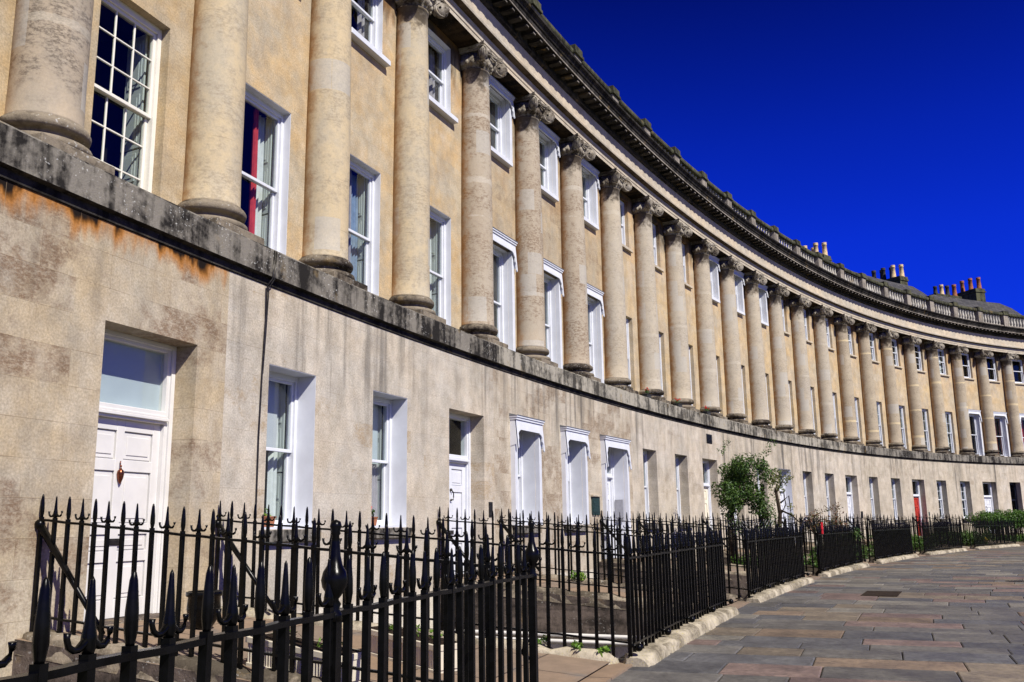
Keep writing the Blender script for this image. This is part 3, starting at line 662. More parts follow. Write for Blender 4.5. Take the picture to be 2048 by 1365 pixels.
def door(parent, s_, off, z0, w_, h_, leafmat, spec):
    dep = spec.get('dep', .33); loc = G(s_, off, z0); rz = heading(s_); wm = mat[spec.get('frame', 'white')]
    x0, x1 = -w_/2, w_/2; zt = h_-.92; fw_ = spec.get('fw', .12)          # transom height
    def leaf():
        mb = MB(); lw = w_-2*fw_; a, b = -lw/2, lw/2; y = dep+.05; t = .05; H = zt-.05
        st = .12; cols_ = [(a+st, -.06), (.06, b-st)]; rws = [(.22, .62), (.74, .92), (1.04, H*.735), (H*.735+.13, H-.13)] if H > 1.9 else [(.2, .8), (.95, H-.12)]
        mb.box(a, a+st, y, y+t, .02, H); mb.box(b-st, b, y, y+t, .02, H); mb.box(-.06, .06, y, y+t, .02, H)
        for c0, c1 in cols_:
            zs = [.02]+[v for r_ in rws for v in r_]+[H]
            for q in range(0, len(zs), 2): mb.box(c0, c1, y+.001, y+t-.001, zs[q], zs[q+1])
            for r0, r1 in rws:
                mb.box(c0, c1, y+.032, y+.04, r0, r1)
                mb.box(c0+.012, c1-.012, y+.020, y+.032, r0+.012, r1-.012, ty=0)
                mb.box(c0+.055, c1-.055, y+.010, y+.020, r0+.055, r1-.055)
        mb.box(a, b, y+t, y+t+.02, .02, H)
        return mb.mesh('door', mat['white'], .006)
    do = put('door', cached(('leaf', w_, h_, dep, fw_), leaf), parent, loc, rz, leafmat)
    def frame():
        mb = MB(); H = h_
        for sg in (-1, 1):
            a, b = sorted((sg*w_/2, sg*(w_/2-fw_))); mb.box(a, b, dep, dep+.14, 0, H)
            a, b = sorted((sg*(w_/2), sg*(w_/2-fw_*.55))); mb.box(a, b, dep-.025, dep, 0, H)
        mb.box(x0+fw_, x1-fw_, dep, dep+.14, H-.1, H); mb.box(x0+fw_*.55, x1-fw_*.55, dep-.025, dep, H-.06, H)
        mb.box(x0+fw_, x1-fw_, dep-.02, dep+.13, zt-.05, zt+.10); mb.box(x0+fw_*.8, x1-fw_*.8, dep-.05, dep-.02, zt-.02, zt+.02); mb.box(x0+fw_, x1-fw_, dep-.035, dep-.02, zt+.02, zt+.05)
        return mb.mesh('door_frame', mat['white'], .006)
    put('door_frame', cached(('dfr', w_, h_, dep, fw_), frame), do, loc, rz, wm)
    def fan():
        mb = MB(); mb.box(x0+fw_, x1-fw_, dep+.06, dep+.066, zt+.1, h_-.1); return mb.mesh('fanlight_glass', mat['glass'])
    put('fanlight_glass', cached(('fan', w_, h_, dep, fw_), fan), do, loc, rz)
    def back():
        mb = MB(); y0, y1 = dep+.145, dep+1.2; a, b, c, d = x0-.2, x1+.2, zt-.1, h_+.2
        for f in ([(a, y1, c), (b, y1, c), (b, y1, d), (a, y1, d)], [(a, y0, c), (a, y1, c), (a, y1, d), (a, y0, d)], [(b, y0, c), (b, y0, d), (b, y1, d), (b, y1, c)], [(a, y0, c), (b, y0, c), (b, y1, c), (a, y1, c)], [(a, y0, d), (a, y1, d), (b, y1, d), (b, y0, d)],
                  [(a, y0, h_-.03), (b, y0, h_-.03), (b, y0, d), (a, y0, d)], [(a, y0, -.1), (x0+.03, y0, -.1), (x0+.03, y0, d), (a, y0, d)], [(x1-.03, y0, -.1), (b, y0, -.1), (b, y0, d), (x1-.03, y0, d)]): mb.face(f)
        mb.face([(x0, y0-.002, 0), (x1, y0-.002, 0), (x1, y0-.002, zt+.06), (x0, y0-.002, zt+.06)])
        return mb.mesh('dark_hall', mat['room'])
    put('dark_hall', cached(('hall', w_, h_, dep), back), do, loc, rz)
    if spec.get('fanblind'):
        fb = MB(); fb.box(x0+fw_, x1-fw_, dep+.10, dep+.108, zt+.08, h_-.08); put('fanlight_blind', fb.mesh('fanlight_blind', mat['frost']), do, loc, rz)
    if spec.get('white'):
        put('reveal_lining', cached(('ln', w_, h_, dep, 'd'), lambda: lining_mesh(w_, h_, dep, True).mesh('reveal_lining', mat['white'])), do, loc, rz)
    if spec.get('hood'):
        drop, band, hz = spec['hood']; hw = w_/2+.14; hl = G(s_, off, z0+h_+hz)
        put('door_hood', cached(('hd', hw, drop, band), lambda: hood_mesh(hw, drop, band=band).mesh('door_hood', mat['white'])), do, hl, rz)
        put('hood_capping', cached(('hc', hw), lambda: hoodtop_mesh(hw).mesh('hood_capping', mat['lead'])), do, hl, rz)
        [put('jamb_board', cached(('jb', w_, h_, sg), lambda: jamb_mesh(w_, h_, sg).mesh('jamb_board', mat['white'])), do, loc, rz) for sg in (-1, 1)]
    def knock():
        mb = MB(); y = dep+.05
        if spec.get('urn'):
            mb.lathe([(.004, 1.66), (.010, 1.65), (.014, 1.64), (.034, 1.62), (.040, 1.59), (.032, 1.54), (.018, 1.50), (.007, 1.475)], 14, 0, y-.03)
            mb.sphere((0, y-.03, 1.672), .013); mb.tube([(0, y-.02, 1.67), (0, y-.02, 1.73)], .006, 6)
        else:
            mb.sphere((0, y-.02, 1.66), .028); mb.tube([(0, y-.03, 1.66), (.045, y-.05, 1.60), (.05, y-.05, 1.52), (.03, y-.05, 1.46), (-.02, y-.04, 1.47)], .012, 6); mb.sphere((-.01, y-.03, 1.46), .022)
        return mb.mesh('knocker', mat['brass'])
    put('knocker', cached(('kn', dep, bool(spec.get('urn'))), knock), do, loc, rz, mat['bronze'] if not spec.get('urn') else None)
    def lbox():
        mb = MB(); y = dep+.05; mb.box(-.13, .13, y-.012, y, .80, .875); mb.box(-.105, .105, y-.018, y-.012, .815, .86); return mb.mesh('letter_box', mat['bronze'], .003)
    put('letter_box', cached(('lb', dep), lbox), do, loc, rz)
    def th():
        mb = MB(); mb.box(x0+.01, x1-.01, .03, dep+.05, -.10, .02); mb.box(x0+.05, x1-.05, -.28, .02, -.16, -.02); return mb.mesh('threshold', mat['rubble'], .01)
    put('threshold', cached(('th', w_, dep), th), do, loc, rz)
    return do

def wall_mesh(parent, name, s0, s1, off, zs, openings, m, dep, extra_s=()):
    """curved wall sheet with real openings (s-centre, width, z0, z1) and stone reveals"""
    cuts = {round(s0, 4), round(s1, 4)}; zc = set(zs)
    for c, w_, a, b in openings: cuts |= {round(c-w_/2, 4), round(c+w_/2, 4)}; zc |= {a, b}
    cs = sorted(cuts); fine = []
    for a, b in zip(cs, cs[1:]):
        n = max(1, int((b-a)/.6)); fine += [a+(b-a)*k/n for k in range(n)]
    fine.append(cs[-1]); zc = sorted(zc); mb = MB()
    for a, b in zip(fine, fine[1:]):
        for c, d in zip(zc, zc[1:]):
            ms, mz = (a+b)/2, (c+d)/2
            if any(abs(ms-o[0]) < o[1]/2 and o[2] < mz < o[3] for o in openings): continue
            mb.face([G(a, off, c), G(b, off, c), G(b, off, d), G(a, off, d)], [(a, c), (b, c), (b, d), (a, d)])
    for c, w_, a, b in openings:
        l, r = round(c-w_/2, 4), round(c+w_/2, 4); i = off-dep-.16
        zz = [z for z in zc if a <= z <= b]
        for z0, z1 in zip(zz, zz[1:]):
            for e in (l, r): mb.face([G(e, off, z0), G(e, i, z0), G(e, i, z1), G(e, off, z1)], [(e, z0), (e+.4, z0), (e+.4, z1), (e, z1)])
        for z in (a, b): mb.face([G(l, off, z), G(r, off, z), G(r, i, z), G(l, i, z)], [(l, z), (r, z), (r, z+.3), (l, z+.3)])
    return put_mb(name, mb, m, parent)
# ---- columns
AX = .20
def shaft_mesh():
    mb = MB(); pr = []
    for i in range(15):
        t = i/14; r_ = .379-.055*(max(0, t-.25)/.75)**1.6; pr.append((r_, .16+5.9*t))
    pr = [(.40, .13), (.385, .16)]+pr[1:]+[(.345, 6.07), (.345, 6.10), (.325, 6.11)]
    mb.lathe(pr, 40); return mb.mesh('column', mat['white'])
def base_mesh():
    mb = MB(); mb.lathe([(.40, -.21), (.46, -.205), (.495, -.175), (.50, -.15), (.49, -.115), (.455, -.10), (.40, -.092), (.365, -.07), (.36, -.03), (.39, -.012), (.455, -.006), (.468, .03), (.470, .06), (.45, .095), (.42, .105), (.415, .13), (.39, .135)], 40)
    mb.box(-.50, .50, -.525, .2, -.31, -.205); return mb.mesh('column_base', mat['foot'], .008)
def capital_mesh():
    mb = MB(); mb.lathe([(.32, 6.08), (.33, 6.16), (.36, 6.19), (.405, 6.25), (.41, 6.30), (.38, 6.33), (.36, 6.46)], 28)
    for k in range(18):
        a = 2*math.pi*k/18; mb.sphere((.392*math.cos(a), .392*math.sin(a), 6.235), .05, 7, 5, sz=1.25)
    for sg in (-1, 1):
        for cx, cy, ang in ((sg*.405, -.470, -R(26)*sg), (sg*.475, -.405, R(116)*sg)):
            n = Vector((math.sin(ang), -math.cos(ang), 0)); u = Vector((math.cos(ang), math.sin(ang), 0)); c = Vector((cx, cy, 6.315))
            def T(x, y, z): return c+u*x+Vector((0, 0, y))+n*z
            mb.lathe([(.03, -.14), (.10, -.12), (.165, -.06), (.178, -.04), (.178, -.02), (.15, -.018), (.0005, -.035)], 22, caps=False, T=T)
            sp = []; rr = []; dr = 1 if (cx*u.x+cy*u.y) > 0 else -1
            for i in range(56):
                th = math.pi*.62-dr*(2.6*2*math.pi)*i/55 if 0 else math.pi/2+dr*.5-dr*(2.5*2*math.pi)*i/55; r_ = .165*(1-i/55)+.032
                sp.append(T(r_*math.cos(th), r_*math.sin(th), -.012)); rr.append(.021-.010*i/55)
            mb.tube(sp, rr, 6); mb.sphere(T(0, 0, -.01), .036, 8, 6)
            # channel running from the bell up into the volute
            mb.tube([Vector((sg*.12, -.33, 6.43)), c*.5+Vector((sg*.06, -.18, 6.46))*.5+Vector((0, 0, 0)), T(-.02, .165, -.03)], [.05, .055, .03], 7)
    mb.box(-.27, .27, -.36, .1, 6.36, 6.50)
    # abacus with hollowed sides
    for z0, z1, e in ((6.50, 6.545, -.04), (6.545, 6.612, -.005)):
        top = []; N = 10
        for i in range(N+1):
            t = i/N*2-1; top.append(((.50+e)*t, -(.36+e+.135*t*t)))
        side = []
        for i in range(N+1):
            t = i/N*2-1; side.append(((.385+e+.115*t*t), t*.495+.0))
        out = top+[(x, y) for x, y in side if -.48 < y < .2][0:]+[(.42, .2), (-.42, .2)]+[(-x, y) for x, y in side[::-1] if -.48 < y < .2]
        mb.face([(x, y, z0) for x, y in out]); mb.face([(x, y, z1) for x, y in out[::-1]])
        for a, b in zip(out, out[1:]+out[:1]): mb.face([(a[0], a[1], z0), (b[0], b[1], z0), (b[0], b[1], z1), (a[0], a[1], z1)])
    for k in range(6):
        a = k*math.pi/3; mb.sphere((.05*math.cos(a), -.40, 6.53+.05*math.sin(a)), .035, 7, 5)
    mb.sphere((0, -.42, 6.53), .035, 8, 6)
    for sg in (-1, 1):
        mb.tube([(sg*.06, -.40, 6.47), (sg*.14, -.42, 6.43), (sg*.22, -.42, 6.45), (sg*.25, -.41, 6.40)], .022, 6)
    return mb.mesh('capital', mat['cap'])
ME_SH, ME_BA, ME_CA = shaft_mesh(), base_mesh(), capital_mesh()
def baluster_mesh():
    mb = MB(); mb.lathe([(.07, 8.51), (.07, 8.56), (.045, 8.58), (.075, 8.66), (.085, 8.73), (.07, 8.82), (.045, 8.92), (.038, 9.02), (.05, 9.08), (.038, 9.09), (.065, 9.11), (.065, 9.19)], 12)
    return mb.mesh('baluster', mat['bal'])
ME_BL = baluster_mesh()
def pot_mesh(h_, r_):
    mb = MB(); mb.lathe([(r_*1.15, 0), (r_*1.15, .08), (r_*1.0, .1), (r_*.82, h_*.8), (r_*.98, h_*.82), (r_*.98, h_*.88), (r_*.85, h_*.9), (r_*.95, h_*.95), (r_*.95, h_), (r_*.7, h_)], 14); return mb.mesh('chimney_pot', mat['pot'])
ME_PT = [pot_mesh(.95, .17), pot_mesh(.8, .16), pot_mesh(.62, .15)]

HB = .10
def house(k, gm, um, shm, bandm, gspec, fspec, sspec, dspec, label):
    b0 = 3*k-2; s0, s1 = SC(b0)-HB, SC(b0+3)-HB; sm = (s0+s1)/2
    H = bpy.data.objects.new('terrace_house', None); C.objects.link(H); H.empty_display_size = .5
    loc = G(sm, .64, GZ); H.location = loc; W[H.name] = (loc, 0.0); tag(H, label, 'house', 'terraced houses of the crescent')
    n = 14
    go, fo, so_ = [], [], []
    for j in range(3):
        b = b0+j; dj = dspec.get('bay', 2)
        if j == dj: go.append((MID(b)+dspec.get('dx', 0), 1.52, -5.05, -1.88))
        else: go.append((MID(b)+.02, 1.16, -4.1, -1.88))
        fo.append((MID(b)+.05, 1.2, -.2, 2.43)); so_.append((MID(b)+.05, 1.2, 4.75, 6.41))
    wall_mesh(H, 'ground_floor_wall', s0, s1, .64, [-8.3, -5.3, -2.9, -.80], go, gm, .31)
    wall_mesh(H, 'upper_wall', s0, s1, 0.0, [-.3, 1.2, 3.6, 5.2, 6.62], fo+so_, um, .25)
    for j in range(3):
        b = b0+j
        if j == dspec.get('bay', 2): door(H, go[j][0], .64, -5.05, 1.52, 3.17, mat[dspec.get('leaf', 'white')], dspec)
        else: window(H, b, .64, go[j][0], -4.1, 1.16, 2.22, gspec.get(j, gspec['*']))
        window(H, b, 0.0, fo[j][0], -.2, 1.2, 2.63, dict(fspec.get(j, fspec['*']), dep=.13))
        window(H, b, 0.0, so_[j][0], 4.75, 1.2, 1.66, dict(sspec.get(j, sspec['*']), dep=.12))
        c = SC(b0+j); cl = G(c, AX, 0); rz = heading(c)
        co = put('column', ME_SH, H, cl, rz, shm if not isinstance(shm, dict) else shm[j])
        put('column_base', ME_BA, co, cl, rz); put('capital', ME_CA, co, cl, rz)
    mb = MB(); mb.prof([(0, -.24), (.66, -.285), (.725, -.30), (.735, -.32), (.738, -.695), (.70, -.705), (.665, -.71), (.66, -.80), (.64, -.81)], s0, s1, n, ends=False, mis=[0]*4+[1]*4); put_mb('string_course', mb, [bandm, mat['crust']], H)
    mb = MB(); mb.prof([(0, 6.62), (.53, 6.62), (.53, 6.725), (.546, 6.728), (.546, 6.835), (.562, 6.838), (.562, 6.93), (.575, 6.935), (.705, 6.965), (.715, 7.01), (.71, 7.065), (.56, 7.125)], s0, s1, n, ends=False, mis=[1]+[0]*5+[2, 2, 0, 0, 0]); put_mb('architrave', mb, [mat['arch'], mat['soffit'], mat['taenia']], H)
    mb = MB(); mb.prof([(.57, 7.12), (.57, 7.64)], s0, s1, n, ends=False); put_mb('frieze', mb, mat['arch'], H)
    mb = MB(); mb.prof([(.57, 7.635), (.60, 7.64), (.64, 7.68), (.66, 7.70), (.66, 7.88), (1.02, 7.88), (1.02, 7.925), (1.028, 7.93), (1.03, 8.03), (1.06, 8.045), (1.10, 8.12), (1.16, 8.165), (1.17, 8.22), (.2, 8.33)], s0, s1, n, ends=False, mis=[0]*5+[1]+[0]*7)  # paler strip painted along the corona edge where sunlight catches it
    for j in range(21):
        c = lerp(s0, s1, (j+.5)/21); mb.cbox(c-.09, c+.09, .655, .95, 7.79, 7.879, 1); mb.cbox(c-.08, c+.08, .95, .972, 7.80, 7.879, 1); mb.cbox(c-.06, c+.06, .972, .98, 7.815, 7.85, 1, mi=1)  # pale tips painted as the sunlit ends of the modillions
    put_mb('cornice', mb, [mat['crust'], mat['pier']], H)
    # balustrade
    mb = MB(); mb.prof([(.2, 8.26), (.50, 8.26), (.50, 8.47), (.47, 8.51), (.22, 8.51)], s0, s1, n, ends=False)
    po = put_mb('parapet', mb, mat['pier'], H)
    mb = MB(); mb.prof([(.24, 9.18), (.52, 9.18), (.54, 9.22), (.54, 9.30), (.50, 9.36), (.38, 9.385), (.24, 9.36), (.24, 9.18)], s0, s1, n, ends=False); put_mb('coping', mb, mat['moss'], po)
    for j in range(3):
        c = SC(b0+j); mb = MB(); mb.cbox(c-.24, c+.24, .2, .555, 8.3, 9.19, 1); put_mb('pier', mb, mat['pier'], po, origin=G(c, .4, 8.3))
        mb = MB(); mb.cbox(c-.30, c+.30, .15, .62, 9.192, 9.27, 1); mb.cbox(c-.27, c+.27, .18, .59, 9.27, 9.46, 1); put_mb('pier_cap', mb, mat['moss'], po, origin=G(c, .4, 9.2))
        d = SC(b0+j+1)
        for q in range(7):
            t = lerp(c+.36, d-.36, (q+.5)/7); put('baluster', ME_BL, po, G(t, .36, 0), heading(t))
    # slate roof behind the parapet
    mb = MB(); ns = 8; st = [lerp(s0, s1, i/ns) for i in range(ns+1)]
    hip = lambda i: (-.30 if i in (0, ns) else 0.0)+(.25 if k < 8 else -.05)
    rows = [[G(t, .1, 8.5) for t in st], [G(t, -.5, 8.6) for t in st], [G(t, -3.3, 11.35+hip(i)) for i, t in enumerate(st)], [G(t, -6.6, 8.6) for t in st], [G(t, -6.6, -8) for t in st]]
    mb.grid(rows, [[(t, d) for t in st] for d in (0, .6, 4.4, 8.7, 25)], 0, False); put_mb('roof', mb, mat['slate'], H)
    # party-wall chimney stack
    fo_, zt_ = {6: (-4.5, 12.8), 7: (-4.7, 12.8), 8: (-5.9, 13.15)}.get(k, (-4.5, 12.5)); c = s1; mb = MB()
    mb.cbox(c-.38, c+.38, fo_-2.7, fo_, 8.3, zt_-.3, 1); mb.cbox(c-.44, c+.44, fo_-2.76, fo_+.06, zt_-.3, zt_-.19, 1); mb.cbox(c-.40, c+.40, fo_-2.72, fo_+.02, zt_-.19, zt_, 1)
    ch = put_mb('chimney_stack', mb, mat['moss'], H, origin=G(c, fo_-1.4, 8.3))
    rn = random.Random(40+k)
    for q in range(6):
        pm = {7: ('pot', 'pot', 'potdark', 'potdark', 'potdark', 'potdark'), 8: ('potred',)*6}.get(k, ('pot',)*6)[q]
        put('chimney_pot', ME_PT[(0, 0, 1, 0, 2, 2)[q] if k != 7 else 0], ch, G(c+(-.17 if q % 2 else .17), fo_-.25-.40*q, zt_-.01), 0, mat[pm])
    if k in (7, 8):
        for q, (s_, hh, mk) in enumerate([(s0+.45*(s1-s0), 2, 'potred')] if k == 7 else [(s0+3.4, 2, 'potdark'), (s0+4.0, 1, 'pot'), (s0+4.55, 1, 'potdark'), (s0+5.2, 0, 'potred')]):
            put('chimney_pot', ME_PT[hh], H, G(s_, -5.0, 11.95 if k == 8 else 11.75), 0, mat[mk])
        mb = MB(); a_, b_ = (s0+3.1, s0+5.5) if k == 8 else (s0+.38*(s1-s0), s0+.52*(s1-s0)); mb.cbox(a_, b_, -5.3, -4.7, 9.0, 11.96 if k == 8 else 11.76, 1); put_mb('ridge_stack', mb, mat['moss'], H)
    return H

B = dict
SIL = (.17, .10, 'band'); WS = (.12, .14, 'white'); SS = (.10, .10, 'arch')
h0 = house(0, mat['g0'], mat['u0'], SH[0], mat['band'],
    {'*': B(white=1, sill=SIL, shutter=1)},
    {'*': B(nx=3, ny=3, frame='bars', shutter=1, split=.52)},
    {'*': B(sill=WS, nx=1)},
    B(leaf='warmwhite', frame='warmwhite', urn=1, fanblind=1, dx=-.02),
    'terrace house at the left edge with grimy grey columns and wide plain fanlight')
h1 = house(1, mat['g1'], mat['u1'], SH[1], mat['band'],
    {'*': B(white=1, sill=SIL, shutter=1),
     0: B(white=1, sill=SIL, shutter=1, cloth=[('b', -.85, .62, .52, .97, .20, 'blind'), ('c', .45, .8, .0, .97, .26, 'net')]),
     1: B(white=1, sill=SIL, shutter=1, cloth=[('b', -.85, .75, .50, .97, .20, 'frost'), ('c', .1, .85, 0, .5, .24, 'lilac')])},
    {'*': B(white=1, shutter=1),
     0: B(white=1, shutter=1, cloth=[('c', .20, .37, .0, .98, .22, 'redcloth'), ('c', .38, .8, .0, .98, .30, 'net')]),
     1: B(white=1, shutter=1, cloth=[('c', .13, .19, 0, .98, .22, 'lilac'), ('c', .2, .8, .0, .98, .3, 'bluecloth')]),
     2: B(white=1, shutter=1, cloth=[('c', .1, .8, 0, .98, .3, 'net')])},
    {'*': B(white=1, sill=WS, cloth=[('c', .45, .85, 0, .98, .25, 'lilac')])},
    B(leaf='white', dx=.10),
    'terrace house with golden upper wall and a black cable down its front')
HG = (.68, .26, .10)
h2 = house(2, mat['g2'], mat['u2'], SH[2], mat['band2'],
    {'*': B(white=1, sill=SIL, hood=HG, cloth=[('c', -.2, .85, 0, .98, .3, 'net')])},
    {'*': B(white=1, hood=(.72, .24, .22), cloth=[('c', -.3, .8, 0, .98, .3, 'net')])},
    {'*': B(white=1, sill=WS, hood=(.55, .16, .06), cloth=[('c', -.3, .8, 0, .98, .3, 'net')])},
    B(leaf='white', white=1, hood=(.80, .24, .08), dx=-.05),
    'terrace house with brown-patched wall and scalloped white hoods over its windows and door')
h3 = house(3, mat['g3'], mat['u3'], SH[3], mat['band2'],
    {'*': B(sill=SIL, cloth=[('c', .0, .85, 0, .98, .3, 'net')])},
    {'*': B(cloth=[('c', -.4, .8, 0, .98, .3, 'net')])},
    {'*': B(sill=SS)},
    B(leaf='cream', dx=0),
    'terrace house with cream door and a dark air vent above it')
h4 = house(4, mat['g4'], mat['u3'], SH[3], mat['band2'],
    {'*': B(sill=SIL)},
    {'*': B(cloth=[('c', -.4, .8, 0, .98, .3, 'net')])},
    {'*': B(white=1, sill=WS, hood=(.5, .2, .05))},
    B(leaf='white', white=1, dx=0),
    'terrace house behind the climbing rose, boxed white hoods on its top floor')
h5 = house(5, mat['g3'], mat['u3'], SH[3], mat['band2'],
    {'*': B(sill=SIL)},
    {'*': B(cloth=[('c', -.6, .8, 0, .98, .3, 'net')])},
    {'*': B(sill=SS, ny=2, cloth=[('b', -.85, .85, .02, .6, .3, 'net')])},
    B(leaf='white', dx=0),
    'terrace house with pale bluish door and small brown plate, behind a straggly shrub')
BW = [('b', -.85, .85, .02, .97, .22, 'net')]
h6 = house(6, mat['g4'], mat['u3'], SH[4], mat['band'],
    {'*': B(nx=3, ny=2, sill=SIL, cloth=BW)},
    {'*': B(nx=3, ny=2, cloth=BW)},
    {'*': B(nx=2, ny=2, sill=SS, cloth=BW)},
    B(leaf='red', dx=0),
    'terrace house with the glossy red front door and many-paned sash windows')
h7 = house(7, mat['g4'], mat['u3'], SH[4], mat['band'],
    {'*': B(nx=3, ny=2, sill=SIL, cloth=BW)},
    {'*': B(nx=3, ny=2, cloth=BW), 2: B(white=1, hood=(.7, .2, .2))},
    {'*': B(nx=2, ny=2, sill=SS, cloth=BW), 0: B(nx=2, ny=2, sill=SS), 2: B(sill=SS)},
    B(leaf='white', dx=0),
    'terrace house with panelled white door just left of the clipped green hedge')
h8 = house(8, mat['g3'], mat['u3'], SH[4], mat['band'],
    {'*': B(sill=SIL, frame='navy')},
    {'*': B(white=1, hood=(.7, .2, .2), cloth=[('c', .3, .8, 0, .98, .4, 'redcloth')])},
    {'*': B(sill=SS)},
    B(leaf='navy', dx=0),
    'terrace house at the right edge with navy-framed windows above the clipped hedge')

# fittings that belong to single houses
mb = MB(); mb.tube([G(3.55, .745, -.32), G(3.53, .745, -.72), G(3.50, .68, -.82), G(3.52, .665, -1.3), G(3.49, .66, -2.0), G(3.46, .665, -2.9), G(3.47, .66, -3.8), G(3.46, .66, -5.2)], .011, 6)
mb.tube([G(3.60, .745, -.32), G(3.57, .745, -.72), G(3.54, .68, -.84), G(3.53, .665, -1.5), G(3.50, .66, -2.05)], .009, 6); put_mb('cable', mb, mat['bronze'], h1)
def plate(H, name, s_, z0, w_, h_, m, off=.64, t=.02):
    mb = MB(); mb.cbox(s_-w_/2, s_+w_/2, off-.005, off+t, z0, z0+h_, 1); mb.cbox(s_-w_/2+.02, s_+w_/2-.02, off+t, off+t+.006, z0+.02, z0+h_-.02, 1)
    return put_mb(name, mb, m, H, bevel=.003)
plate(h1, 'bell_plate', 11.02, -3.92, .16, .3, mat['bronze']); plate(h3, 'air_vent', MID(9)+.05, -1.32, .56, .34, mat['potdark'], t=.012)
mb = MB()
for q in range(6): mb.cbox(MID(9)-.2, MID(9)+.3, .655, .675, -1.29+.05*q, -1.265+.05*q, 1)
put_mb('vent_louvre', mb, mat['iron'], h3)
plate(h5, 'bell_plate', MID(15)+.98, -4.0, .26, .34, mat['redplastic'] if 0 else mat['bronze']); plate(h6, 'bell_plate', MID(18)+.98, -3.9, .12, .2, mat['plaque'])
mb = MB(); c = MID(6)-.05+.75; mb.box(0, .012, -.12, .12, 0, .62, T=lambda x, y, z: G(c-.02-x, .47+y, -4.05+z)); put_mb('entry_phone_panel', mb, mat['plate'], h2)
# plaque
mb = MB(); c = MID(5)+1.42
mb.cbox(c-.25, c+.25, .635, .68, -3.83, -3.40, 1); mb.cbox(c-.22, c+.22, .68, .69, -3.80, -3.43, 1)
for q in range(5): mb.cbox(c-.17, c+.17-.05*(q % 2), .69, .695, -3.76+.065*q, -3.735+.065*q, 1)
for q in (-1, 0, 1): mb.cbox(c+q*.17-.05, c+q*.17+.05, .64, .68, -3.87, -3.83, 1)
pl = put_mb('wall_plaque', mb, mat['plaque'], origin=G(c, .64, -3.85), bevel=.004)
mb = MB(); mb.cbox(c-.29, c+.29, .635, .73, -3.395, -3.34, 1); put_mb('ledge', mb, mat['arch'], pl, bevel=.006)
tag(pl, 'dark green bronze plaque under a stone ledge left of the hooded door', 'plaque')
# ------------------------------------------------------------------ railings
TR = 1.075                                                    # top rail over the ground
def spear_mesh():
    mb = MB(); mb.box(-.016, .016, -.016, .016, .03, TR+.03)
    mb.lathe([(.013, TR+.03), (.015, TR+.04), (.0205, TR+.075), (.0195, TR+.13), (.0125, TR+.215), (.007, TR+.238), (.0005, TR+.245)], 8); return mb.mesh('spear_bar', mat['iron'])
def trident_mesh():
    mb = MB(); mb.box(-.016, .016, -.016, .016, .03, TR+.03)
    mb.lathe([(.016, TR+.03), (.022, TR+.05), (.021, TR+.075), (.015, TR+.11), (.012, TR+.16), (.007, TR+.225), (.0005, TR+.238)], 8)
    for sg in (-1, 1): mb.tube([(0, 0, TR+.075), (sg*.02, 0, TR+.058), (sg*.04, 0, TR+.046), (sg*.06, 0, TR+.045), (sg*.076, 0, TR+.056), (sg*.085, 0, TR+.078), (sg*.084, 0, TR+.094)], [.014, .013, .011, .010, .0095, .009, .011], 6)
    return mb.mesh('trident_bar', mat['iron'])
ME_SP, ME_TR = spear_mesh(), trident_mesh()
